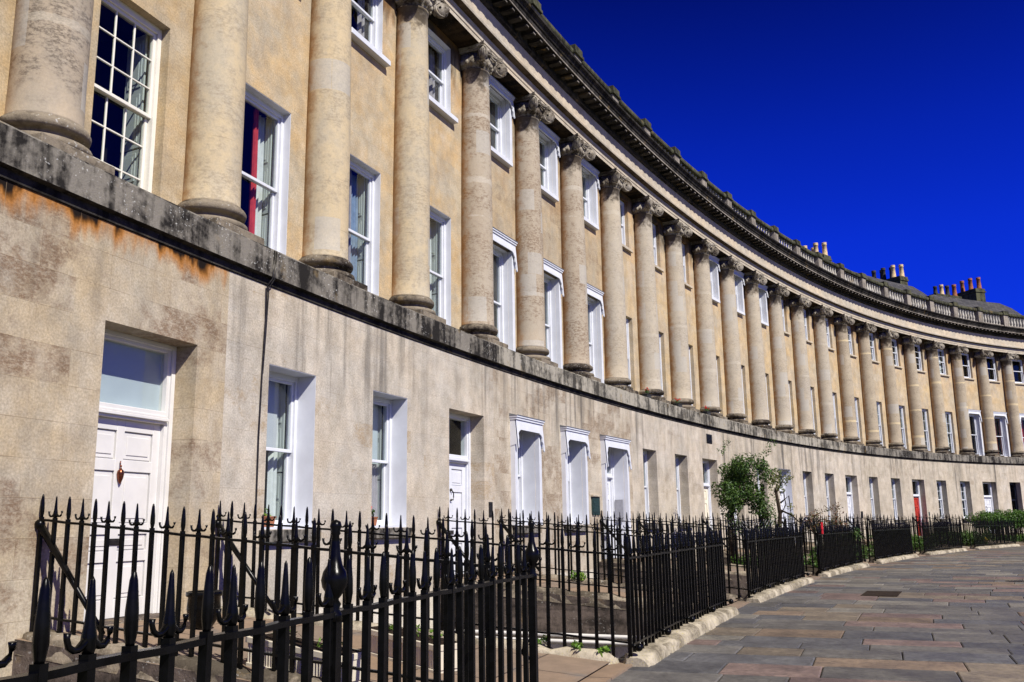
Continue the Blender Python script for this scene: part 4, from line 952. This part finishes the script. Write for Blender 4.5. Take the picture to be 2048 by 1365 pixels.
def railing(label, pts, step=.177, single=True, first=0, posts=(), stay=None, balls=False):
    """pts: function t in 0..1 -> (s, off, ground z)"""
    pp = [pts(i/40) for i in range(41)]; wp = [G(*p) for p in pp]; Ls = [0]
    for a, b in zip(wp, wp[1:]): Ls.append(Ls[-1]+(b-a).length)
    L = Ls[-1]; n = max(2, int(round(L/step)))
    def at(d):
        i = 0
        while i < 39 and Ls[i+1] < d: i += 1
        t = (d-Ls[i])/(Ls[i+1]-Ls[i]); p = wp[i].lerp(wp[i+1], t); dr = wp[i+1]-wp[i]; return p, math.atan2(dr.y, dr.x)
    mp, ma_ = at(L/2)
    r = bpy.data.objects.new('iron_railing', None); C.objects.link(r); r.empty_display_size = .3; r.location = mp; W[r.name] = (mp, 0.0); tag(r, label, 'railing', 'black spear-topped railings')
    def rail(nm, z, hw, hh):
        mb = MB(); rows = []
        for i in range(41):
            d = wp[min(i+1, 40)]-wp[max(i-1, 0)]; d.z = 0; d.normalize(); nv = Vector((d.y, -d.x, 0)); c = wp[i]+Vector((0, 0, z+.003*math.sin(i*1.7)))
            rows.append([c-nv*hw+Vector((0, 0, -hh)), c+nv*hw+Vector((0, 0, -hh)), c+nv*hw+Vector((0, 0, hh)), c-nv*hw+Vector((0, 0, hh))])
        mb.grid(rows, None, 0, False, True); mb.face(rows[0]); mb.face(rows[-1][::-1]); put_mb(nm, mb, mat['iron'], r)
    rail('top_rail', TR, .021, .011); rail('bottom_rail', .20, .016, .010)
    rn = random.Random(int(L*100)); mb = MB()
    for i in range(n+1):
        p, a = at(L*i/n); tri = (i+first) % 2 == 1; me = ME_TR if tri else ME_SP
        if single:
            o = put('trident_bar' if tri else 'spear_bar', me, r, p, a); o.rotation_euler[0] = rn.uniform(-.008, .008); o.rotation_euler[1] = rn.uniform(-.008, .008)
        else:
            m = Matrix.Translation(p) @ Matrix.Rotation(a, 4, 'Z')
            for f in me.polygons: mb.face([m @ me.vertices[v].co for v in f.vertices], smooth=f.use_smooth)
    if not single: put_mb('bars', mb, mat['iron'], r)
    for d in posts:
        p, a = at(min(L, max(0, d))); pm = MB(); pm.box(-.026, .026, -.026, .026, .0, TR)
        pm.lathe([(.036, TR-.03), (.036, TR), (.022, TR+.02), (.03, TR+.04), (.018, TR+.06), (.03, TR+.075), (.052, TR+.11), (.058, TR+.14), (.05, TR+.175), (.034, TR+.20), (.024, TR+.24), (.019, TR+.30), (.016, TR+.325), (.022, TR+.335), (.018, TR+.345), (.026, TR+.365), (.021, TR+.385), (.0005, TR+.395)], 16)
        for sg in (-1, 1): pm.tube([(0, sg*.02, TR-.05), (0, sg*.16, .35), (0, sg*.20, .08)] if 0 else [(0, .02, .62), (0, .07, .60), (0, .085, .53), (0, .05, .48), (0, .03, .5)], .014, 6)
        put('finial_post', pm.mesh('finial_post', mat['iron']), r, p, a)
    if stay:
        sm_ = MB(); sm_.tube([G(*stay[0]), G(*[lerp(stay[0][q], stay[1][q], .5) for q in (0, 1, 2)]), G(*stay[1])], [.038, .028, .024], 6); sm_.sphere(G(*stay[0]), .05, 8, 6); put_mb('back_stay', sm_, mat['iron'], r)
    if balls:
        nb = max(2, int(L/1.45))
        for i in range(nb+1):
            p, a = at(L*i/nb); bm_ = MB(); bm_.sphere((0, -.085, .185), .042, 12, 8); bm_.tube([(0, 0, .20), (0, -.06, .20)], .02, 6); put('ball_foot', cached('ball', lambda: bm_.mesh('ball_foot', mat['iron'])), r, p, a)
    return r
def front(k):
    a = -6.40 if k == -1 else PR(k)+SK(k, 1); b = PL(k+1)+SK(k+1, 0)
    return lambda t: (lerp(a, b, t), OFR, GZ)
def side(k, right):
    e = PR(k) if right else PL(k)
    return lambda t: (e+SK(k, right)*t, lerp(.68, OFR-.01, t), pz(lerp(.68, OFR, t)))
OW = ['leftmost white door', 'white door beneath dark plain fanlight', 'white hooded door', 'cream door', 'door behind small tree', 'pale bluish door', 'red door', 'white door beside hedge']
# nearest front railing carries two urn finials
railing('nearest pavement railing at bottom left, with big urn finials above its spears', front(-1), posts=(2.55, 99), first=1, balls=True)
FR = {0: 'pavement railing on the lumpy pale kerb, nearest one right of the finials', 1: 'pavement railing in front of the hooded windows, standing on a yellowish kerb', 2: 'pavement railing below the climbing rose with a red ribbon tied on it', 3: 'pavement railing left of the pale bluish door', 4: 'pavement railing in front of the many-paned windows left of the red door', 5: 'pavement railing between the red door and the hedge', 6: 'pavement railing below the clipped hedge', }
for k in range(0, 7):
    railing(FR[k], front(k), single=k < 3, balls=k < 4, first=k)
for k in range(0, 8):
    for right in (False, True):
        e = PR(k) if right else PL(k)
        railing('sloping railing, %s side of path to %s' % ('far' if right else 'near', OW[k]), side(k, right), single=k < 3, first=int(right), balls=False,
                stay=((e-.01, .67, -4.02), (e-.06, 1.55, -5.0)))
# worn kerb stones under them
kl = ['low mossy kerb under the nearest pavement railing', 'lumpy pale limestone kerb under the nearest railing right of the finials', 'yellowish kerb under the railing before the hooded windows', 'grey kerb under the railing below the climbing rose', 'low kerb under the railing left of the pale bluish door', 'kerb under the railing before the many-paned windows', 'kerb under the railing between red door and hedge', 'kerb under the railing below the hedge']
for k in range(-1, 7):
    f = front(k); n = 60; o = rough_kerb([(f(i/n)[0]+(-.05 if i == 0 else .1 if i == n else 0), OFR+.06, GZ+.125) for i in range(n+1)], .30, .15, 60+k, mat['kerb'], 'stone_kerb'); tag(o, kl[k+1], 'kerb', 'kerbs under the railings')
for k in range(0, 8):
    for right in (False, True):
        f = side(k, right); n = 30
        o = rough_kerb([(f(i/n)[0]+(.02 if right else -.02), min(f(i/n)[1], OFR-.22), f(i/n)[2]+.085) for i in range(n+1)], .27, .22, 80+2*k+right, mat['roughwall'] if not right or k > 0 else mat['kerb'], 'stone_kerb')
        tag(o, 'rough stone edging, %s side of path to %s' % ('far' if right else 'near', OW[k]), 'kerb', 'kerbs under the railings')
# arch over one path
mb = MB(); a, b = PL(2)+SK(2, 0), PR(2)+SK(2, 1)
mb.tube([G(lerp(a, b, i/14), OFR-.05, GZ+1.1+.42*math.sin(math.pi*i/14)) for i in range(15)], .016, 6); mb.tube([G(lerp(a, b, i/14), OFR-.05, GZ+1.02+.42*math.sin(math.pi*i/14)) for i in range(15)], .010, 6)
for q in (a, b): mb.tube([G(q, OFR-.05, GZ), G(q, OFR-.05, GZ+1.1)], .018, 6)
tag(put_mb('iron_arch', mb, mat['iron'], origin=G((a+b)/2, OFR, GZ)), 'thin black iron hoop arching over the path entrance beside the climbing rose', 'arch')
mb = MB()
for z0, z1, w_ in ((1.36, 1.47, .03), (1.28, 1.37, .045), (1.16, 1.29, .03)): mb.box(-w_, w_, -.03, .02, z0, z1, tx=.01)
rb = put('red_ribbon', mb.mesh('red_ribbon', mat['redplastic'], .01), None, G(20.35, OFR+.03, GZ-.08), heading(20.3)); tag(rb, 'red cloth ribbon tied to the railing below the climbing rose', 'ribbon')
# white pipes on the side of the second path
for q, z in enumerate((-.40, -.50)):
    mb = MB(); e = PL(1)-.235
    mb.tube([G(e+SK(1, 0)*(o-.64)/5.08, o, GZ+z+.05*(OFR-o)/5) for o in [lerp(.7, OFR-.3, i/8) for i in range(9)]], .032, 8)
    tag(put_mb('white_pipe', mb, mat['warmwhite'], origin=G(e, 3, GZ+z)), ('upper' if q == 0 else 'lower')+' of two white pipes running along the dark stone side wall of the next path', 'pipe', 'white pipes on the area wall')

# ------------------------------------------------------------------ planters, pots and plants
def leaves(mb, c, rad, n, size, rn, flat=0.0, shell=.35):
    c = Vector(c)
    for _ in range(n):
        while True:
            d = Vector((rn.uniform(-1, 1), rn.uniform(-1, 1), rn.uniform(-1, 1)))
            if shell < d.length < 1: break
        p = c+Vector((d.x*rad[0], d.y*rad[1], d.z*rad[2]))
        nrm = (d*.8+Vector((rn.uniform(-1, 1), rn.uniform(-1, 1), rn.uniform(-.3, 1.2)))).normalized()
        a = nrm.orthogonal().normalized(); a = Matrix.Rotation(rn.uniform(0, 6.28), 3, nrm) @ a; b = nrm.cross(a); s_ = size*rn.uniform(.6, 1.3)
        mb.face([p-a*s_, p+b*s_*.45-nrm*s_*.15, p+a*s_, p-b*s_*.45-nrm*s_*.15])
def thing(name, loc, label, cat, group=None, rz=0.0):
    o = bpy.data.objects.new(name, None); C.objects.link(o); o.empty_display_size = .2; o.location = loc; o.rotation_euler[2] = rz; W[o.name] = (Vector(loc), rz); return tag(o, label, cat, group)
def planter(a, b, label, sd):
    pa, pb = G(*a), G(*b); mid = (pa+pb)/2; d = pb-pa; L = math.hypot(d.x, d.y); rz = math.atan2(d.y, d.x); tilt = math.atan2(d.z, L)
    t = thing('planter', mid, label, 'planter', 'ribbed troughs on the path', rz); t.rotation_euler[1] = -tilt
    mb = MB(); hw = .15; h_ = .25; n = int(L/.034)
    for sg in (-1, 1):
        row0, row1 = [], []
        for i in range(n*4+1):
            x = lerp(-L/2+.02, L/2-.02, i/(n*4)); rib = (.0, .010, .010, .0)[i % 4]
            row0.append((x, sg*(hw-.02+rib), .035)); row1.append((x, sg*(hw-.005+rib), h_-.05))
        mb.grid([row0, row1], None, 0, False)
    for e in (-1, 1):
        mb.box(*sorted((e*(L/2-.022), e*(L/2-.008))), -hw+.02, hw-.02, .03, h_-.05)
    mb.box(-L/2, L/2, -hw-.012, hw+.012, h_-.05, h_); mb.box(-L/2+.02, L/2-.02, -hw+.0, hw-.0, 0, .036)
    o = bpy.data.objects.new('trough', mb.mesh('trough', mat['planter'], .004)); C.objects.link(o); o.parent = t
    mb = MB(); mb.box(-L/2+.03, L/2-.03, -hw+.015, hw-.015, h_-.02, h_+.004); o = bpy.data.objects.new('soil', mb.mesh('soil', mat['soil'])); C.objects.link(o); o.parent = t
    rn = random.Random(sd); mb = MB()
    for q in range(6): leaves(mb, (rn.uniform(-L/2+.1, L/2-.1), rn.uniform(-.05, .05), h_+.05), (.05, .05, .05), 14, .022, rn)
    o = bpy.data.objects.new('seedlings', mb.mesh('seedlings', mat['leafbright'])); C.objects.link(o); o.parent = t
planter((.28, 2.95, pz(2.95)), (-.02, 4.05, pz(4.05)), 'cream ribbed trough nearer the camera, at the foot of the near path railing', 3)
planter((1.55, 3.45, pz(3.45)), (1.05, 4.47, pz(4.47)), 'cream ribbed trough in the middle of the path, right of the other trough', 4)
mb = MB(); mb.lathe([(.07, 0), (.10, .03), (.16, .12), (.175, .22), (.165, .33), (.19, .345), (.19, .385), (.17, .39), (.16, .36), (.0005, .35)], 22)
tag(put('iron_pot', mb.mesh('iron_pot', mat['iron']), None, G(1.5, 1.45, pz(1.45))), 'round black pot standing on the path right of the plain white door', 'pot')
def trough(s_, off, z0, L, label, sd, petals=None, pot='potred'):
    t = thing('flower_trough', G(s_, off, z0), label, 'flower box', 'flower boxes on the window ledges', heading(s_)); rn = random.Random(sd)
    mb = MB(); mb.box(-L/2, L/2, -.07, .07, 0, .12, tx=-.012, ty=-.012); mb.box(-L/2-.022, L/2+.022, -.09, .09, .12, .145)
    o = bpy.data.objects.new('trough', mb.mesh('trough', mat[pot], .006)); C.objects.link(o); o.parent = t
    mb = MB()
    for q in range(max(2, int(L/.09))): leaves(mb, (rn.uniform(-L/2, L/2), rn.uniform(-.04, .04), .19+rn.uniform(0, .06)), (.06, .06, .07), 26, .026, rn, shell=.1)
    o = bpy.data.objects.new('plants', mb.mesh('plants', mat['leafbright'] if not petals else mat['leaf'])); C.objects.link(o); o.parent = t
    if petals:
        mb = MB()
        for q in range(int(L/.05)): leaves(mb, (rn.uniform(-L/2, L/2), rn.uniform(-.06, .06), .25+rn.uniform(0, .09)), (.03, .03, .03), 16, .02, rn, shell=.1)
        o = bpy.data.objects.new('flowers', mb.mesh('flowers', mat[petals])); C.objects.link(o); o.parent = t
trough(3.97, .40, -4.07, .36, 'terracotta flower box with green plants on the window ledge beside the cable', 1)
trough(6.78, .40, -4.07, .30, 'small terracotta flower box on the second ledge from the cable', 2, 'petal')
for b in (7, 8, 9):
    trough(MID(b)+.32, .52, -.275, .34, 'box of red geraniums at the %s first-floor window above the cream door house' % ('left', 'middle', 'right')[b-7], b, 'petal', 'potdark')
def weed(loc, sd, label, n=5, sz=.03, r_=.05):
    rn = random.Random(sd); mb = MB()
    for q in range(n): leaves(mb, (rn.uniform(-r_, r_)*1.6, rn.uniform(-r_, r_), rn.uniform(.02, r_)), (r_, r_, r_*.8), 16, sz, rn, shell=.1)
    tag(put('weed', mb.mesh('weed', mat['leafbright']), None, loc), label, 'weed', 'weeds on the kerbs')
weed(G(2.86, 4.75, pz(4.75)+.075), 1, 'small green weed on the stone edging behind the second finial post')
weed(G(2.88, 5.15, pz(5.15)+.075), 2, 'bright weed midway along the stone edging right of the second finial post')
weed(G(2.9, 5.45, pz(5.45)+.075), 3, 'small weed nearest the corner of the pale stone edging')
weed(G(11.35, 2.4, pz(2.4)+.05), 4, 'clump of bright green weeds on the far edge of the second path', 9, .04, .11)

def trunk(mb, pts, r0, r1):
    n = len(pts); mb.tube(pts, [lerp(r0, r1, i/(n-1)) for i in range(n)], 7)
# view-perpendicular helpers for plants: right vector in plan and towards-camera vector
def rel(base, r_, d, z): return Vector(base)+Vector((0, 0, z))+Vector((.35, -.94, 0))*r_+Vector((-.94, -.35, 0))*d
rn = random.Random(11)
cb = G(22.95, 3.05, GZ+.05)
t = thing('climbing_rose', cb, 'big leafy green climbing rose trained over dark posts behind the railings', 'climber')
mb = MB()
for x in (-.38, .48):
    for q in range(5):
        j = rn.uniform(-.14, .14); trunk(mb, [rel(cb, x+j, rn.uniform(-.15, .15), 0), rel(cb, x+j*.8+rn.uniform(-.05, .05), 0, .8), rel(cb, x+j+rn.uniform(-.08, .08), 0, 1.6), rel(cb, x*.9+rn.uniform(-.2, .2), rn.uniform(-.2, .2), 2.5)], .06, .025)
put_mb('trunk', mb, mat['bark'], t)
mb = MB()
for _ in range(44):
    x = rn.uniform(-.70, .70); z = rn.uniform(1.75, 3.25); rr = rn.uniform(.22, .42)
    if abs(x) < .2 and z < 2.0: continue
    leaves(mb, rel(cb, x, rn.uniform(-.35, .35), z), (rr, rr, rr*.85), 210, .047, rn, shell=.2)
for x, z in ((-.55, 1.75), (-.42, 1.5), (.55, 1.7), (.62, 1.35), (.5, 1.1), (-.35, 1.2)):
    leaves(mb, rel(cb, x, 0, z), (.24, .24, .3), 120, .042, rn, shell=.1)
for x, z in ((-.6, 3.55), (-.45, 3.75), (.75, 3.5), (.95, 3.75), (.85, 2.3), (.95, 2.0), (.9, 1.6)):
    leaves(mb, rel(cb, x, 0, z), (.16, .16, .16), 26, .042, rn, shell=.1)
put_mb('foliage', mb, mat['leaf'], t)
mb = MB()
for q in range(9):
    for sg in (-1, 1):
        x0 = -.22+.08*q; mb.tube([rel(cb, x0, .05+.012*sg, .75), rel(cb, x0+sg*.42, .05+.012*sg, 1.45)], .007, 4)
put_mb('trellis', mb, mat['plate'], t)
sb = G(21.75, 4.4, GZ+.05)
t = thing('small_tree', sb, 'thin bare-stemmed tree with leaf tufts right of the climbing rose', 'tree')
mb = MB(); trunk(mb, [rel(sb, -.12, 0, 0), rel(sb, -.10, 0, .9), rel(sb, -.05, .05, 1.6), rel(sb, -.12, 0, 2.3)], .085, .04)
for pts in ([rel(sb, -.06, 0, 1.5), rel(sb, .15, 0, 1.85), rel(sb, .1, 0, 2.3)], [rel(sb, -.02, 0, 1.7), rel(sb, .3, 0, 1.55), rel(sb, .55, 0, 1.3), rel(sb, .62, 0, .9)], [rel(sb, .0, 0, 1.9), rel(sb, .25, 0, 2.1), rel(sb, .28, 0, 1.5)], [rel(sb, -.1, 0, 2.2), rel(sb, .15, 0, 2.6)]): trunk(mb, pts, .03, .008)
put_mb('trunk', mb, mat['bark'], t); mb = MB()
for x, z, rr, n in ((-.05, 2.7, .2, 90), (-.15, 2.45, .2, 90), (.12, 2.55, .18, 80), (.30, 2.65, .13, 40), (.0, 2.3, .16, 50), (.28, 1.8, .12, 30), (.27, 1.55, .09, 20), (-.2, 1.2, .2, 70)): leaves(mb, rel(sb, x, 0, z), (rr, rr, rr), n, .04, rn, shell=.1)
put_mb('crown', mb, mat['leaf2'], t)
ub = G(24.5, 5.1, GZ+.05)
t = thing('shrub', ub, 'straggly shrub with bronze and yellow leaves poking above the railings', 'shrub')
mb = MB(); mf = MB()
for q in range(13):
    x = rn.uniform(-.62, .62); z = rn.uniform(1.15, 1.85); trunk(mb, [rel(ub, x*.3, 0, 0), rel(ub, x*.6, 0, .8), rel(ub, x, 0, z)], .02, .006); leaves(mf, rel(ub, x, 0, z), (.17, .17, .13), 34, .042, rn, shell=.05); leaves(mf, rel(ub, x*.8, 0, z-.3), (.16, .16, .12), 18, .04, rn, shell=.05)
put_mb('stems', mb, mat['bark'], t); put_mb('foliage', mf, mat['leafred'], t)
db = G(25.2, 5.35, GZ+.05)
t = thing('shrub', db, 'dark leafy shrub low behind the railing left of the pale bluish door', 'shrub'); mb = MB(); mf = MB()
for q in range(12):
    x = rn.uniform(-.45, .45); z = rn.uniform(.25, 1.05); trunk(mb, [rel(db, x*.3, 0, 0), rel(db, x, 0, z)], .02, .007); leaves(mf, rel(db, x, rn.uniform(-.2, .2), z), (.22, .22, .2), 70, .045, rn, shell=.1)
put_mb('stems', mb, mat['bark'], t); put_mb('foliage', mf, mat['leaf'], t)
hb_ = G(56.6, 3.4, GZ+.05)
t = thing('hedge', hb_, 'clipped bright green hedge behind the railings at the right edge', 'hedge')
mb = MB()
for q in range(110):
    s_ = rn.uniform(53.2, 60.2); leaves(mb, G(s_, rn.uniform(2.9, 3.9), rn.uniform(-4.5, -3.85)), (.34, .34, .27), 130, .055, rn, shell=.2)
put_mb('foliage', mb, mat['leafhedge'], t); mb = MB()
for q in range(12): s_ = 53.4+.58*q; trunk(mb, [G(s_, 3.4, GZ), G(s_+.05, 3.4, -4.9), G(s_, 3.4, -4.2)], .05, .03)
put_mb('trunk', mb, mat['bark'], t)
for k, (a, b, nn) in {2: (20.8, 25.0, 60), 3: (29.5, 33.2, 80), 4: (38.2, 41.5, 110), 5: (46.8, 50.4, 120), 6: (55, 58.6, 60)}.items():
    mb = MB()
    for q in range(nn): leaves(mb, G(rn.uniform(a, b), rn.uniform(3.0, OFR-.5), GZ+rn.uniform(.15, .75 if k in (4, 5) else .45)), (.2, .2, .16), 46, .05, rn, shell=.1)
    o = put_mb('bed_plants', mb, mat['leaf'] if k % 2 else mat['leafhedge'], origin=G((a+b)/2, 4, GZ)); o['kind'] = 'stuff'
mb = MB()
for q in range(8): leaves(mb, G(rn.uniform(48.5, 50.5), rn.uniform(4.4, 5.2), GZ+.4), (.12, .12, .1), 40, .03, rn, shell=.1)
tag(put_mb('flower_clump', mb, mat['petaly'], origin=G(49.5, 4.8, GZ+.2)), 'low clump of yellow flowers behind the far railing', 'flowers')
# covers let into the footway
mb = MB(); mb.cbox(13.4, 14.85, 7.42, 8.08, GZ-.02, GZ+.008, 2); mb.cbox(13.46, 14.79, 7.48, 8.02, GZ+.008, GZ+.012, 2)
tag(put_mb('inspection_cover', mb, mat['bark'], origin=G(14.1, 7.7, GZ)), 'dark brown oblong cover let into the pavement', 'cover')
mb = MB(); mb.lathe([(.30, -.02), (.30, .008), (.28, .012), (.26, .009), (.0005, .012)], 28)
tag(put('coal_plate', mb.mesh('coal_plate', mat['iron']), None, G(19.2, 10.25, GZ)), 'round black iron coal-hole plate in the pavement at the right edge', 'cover')
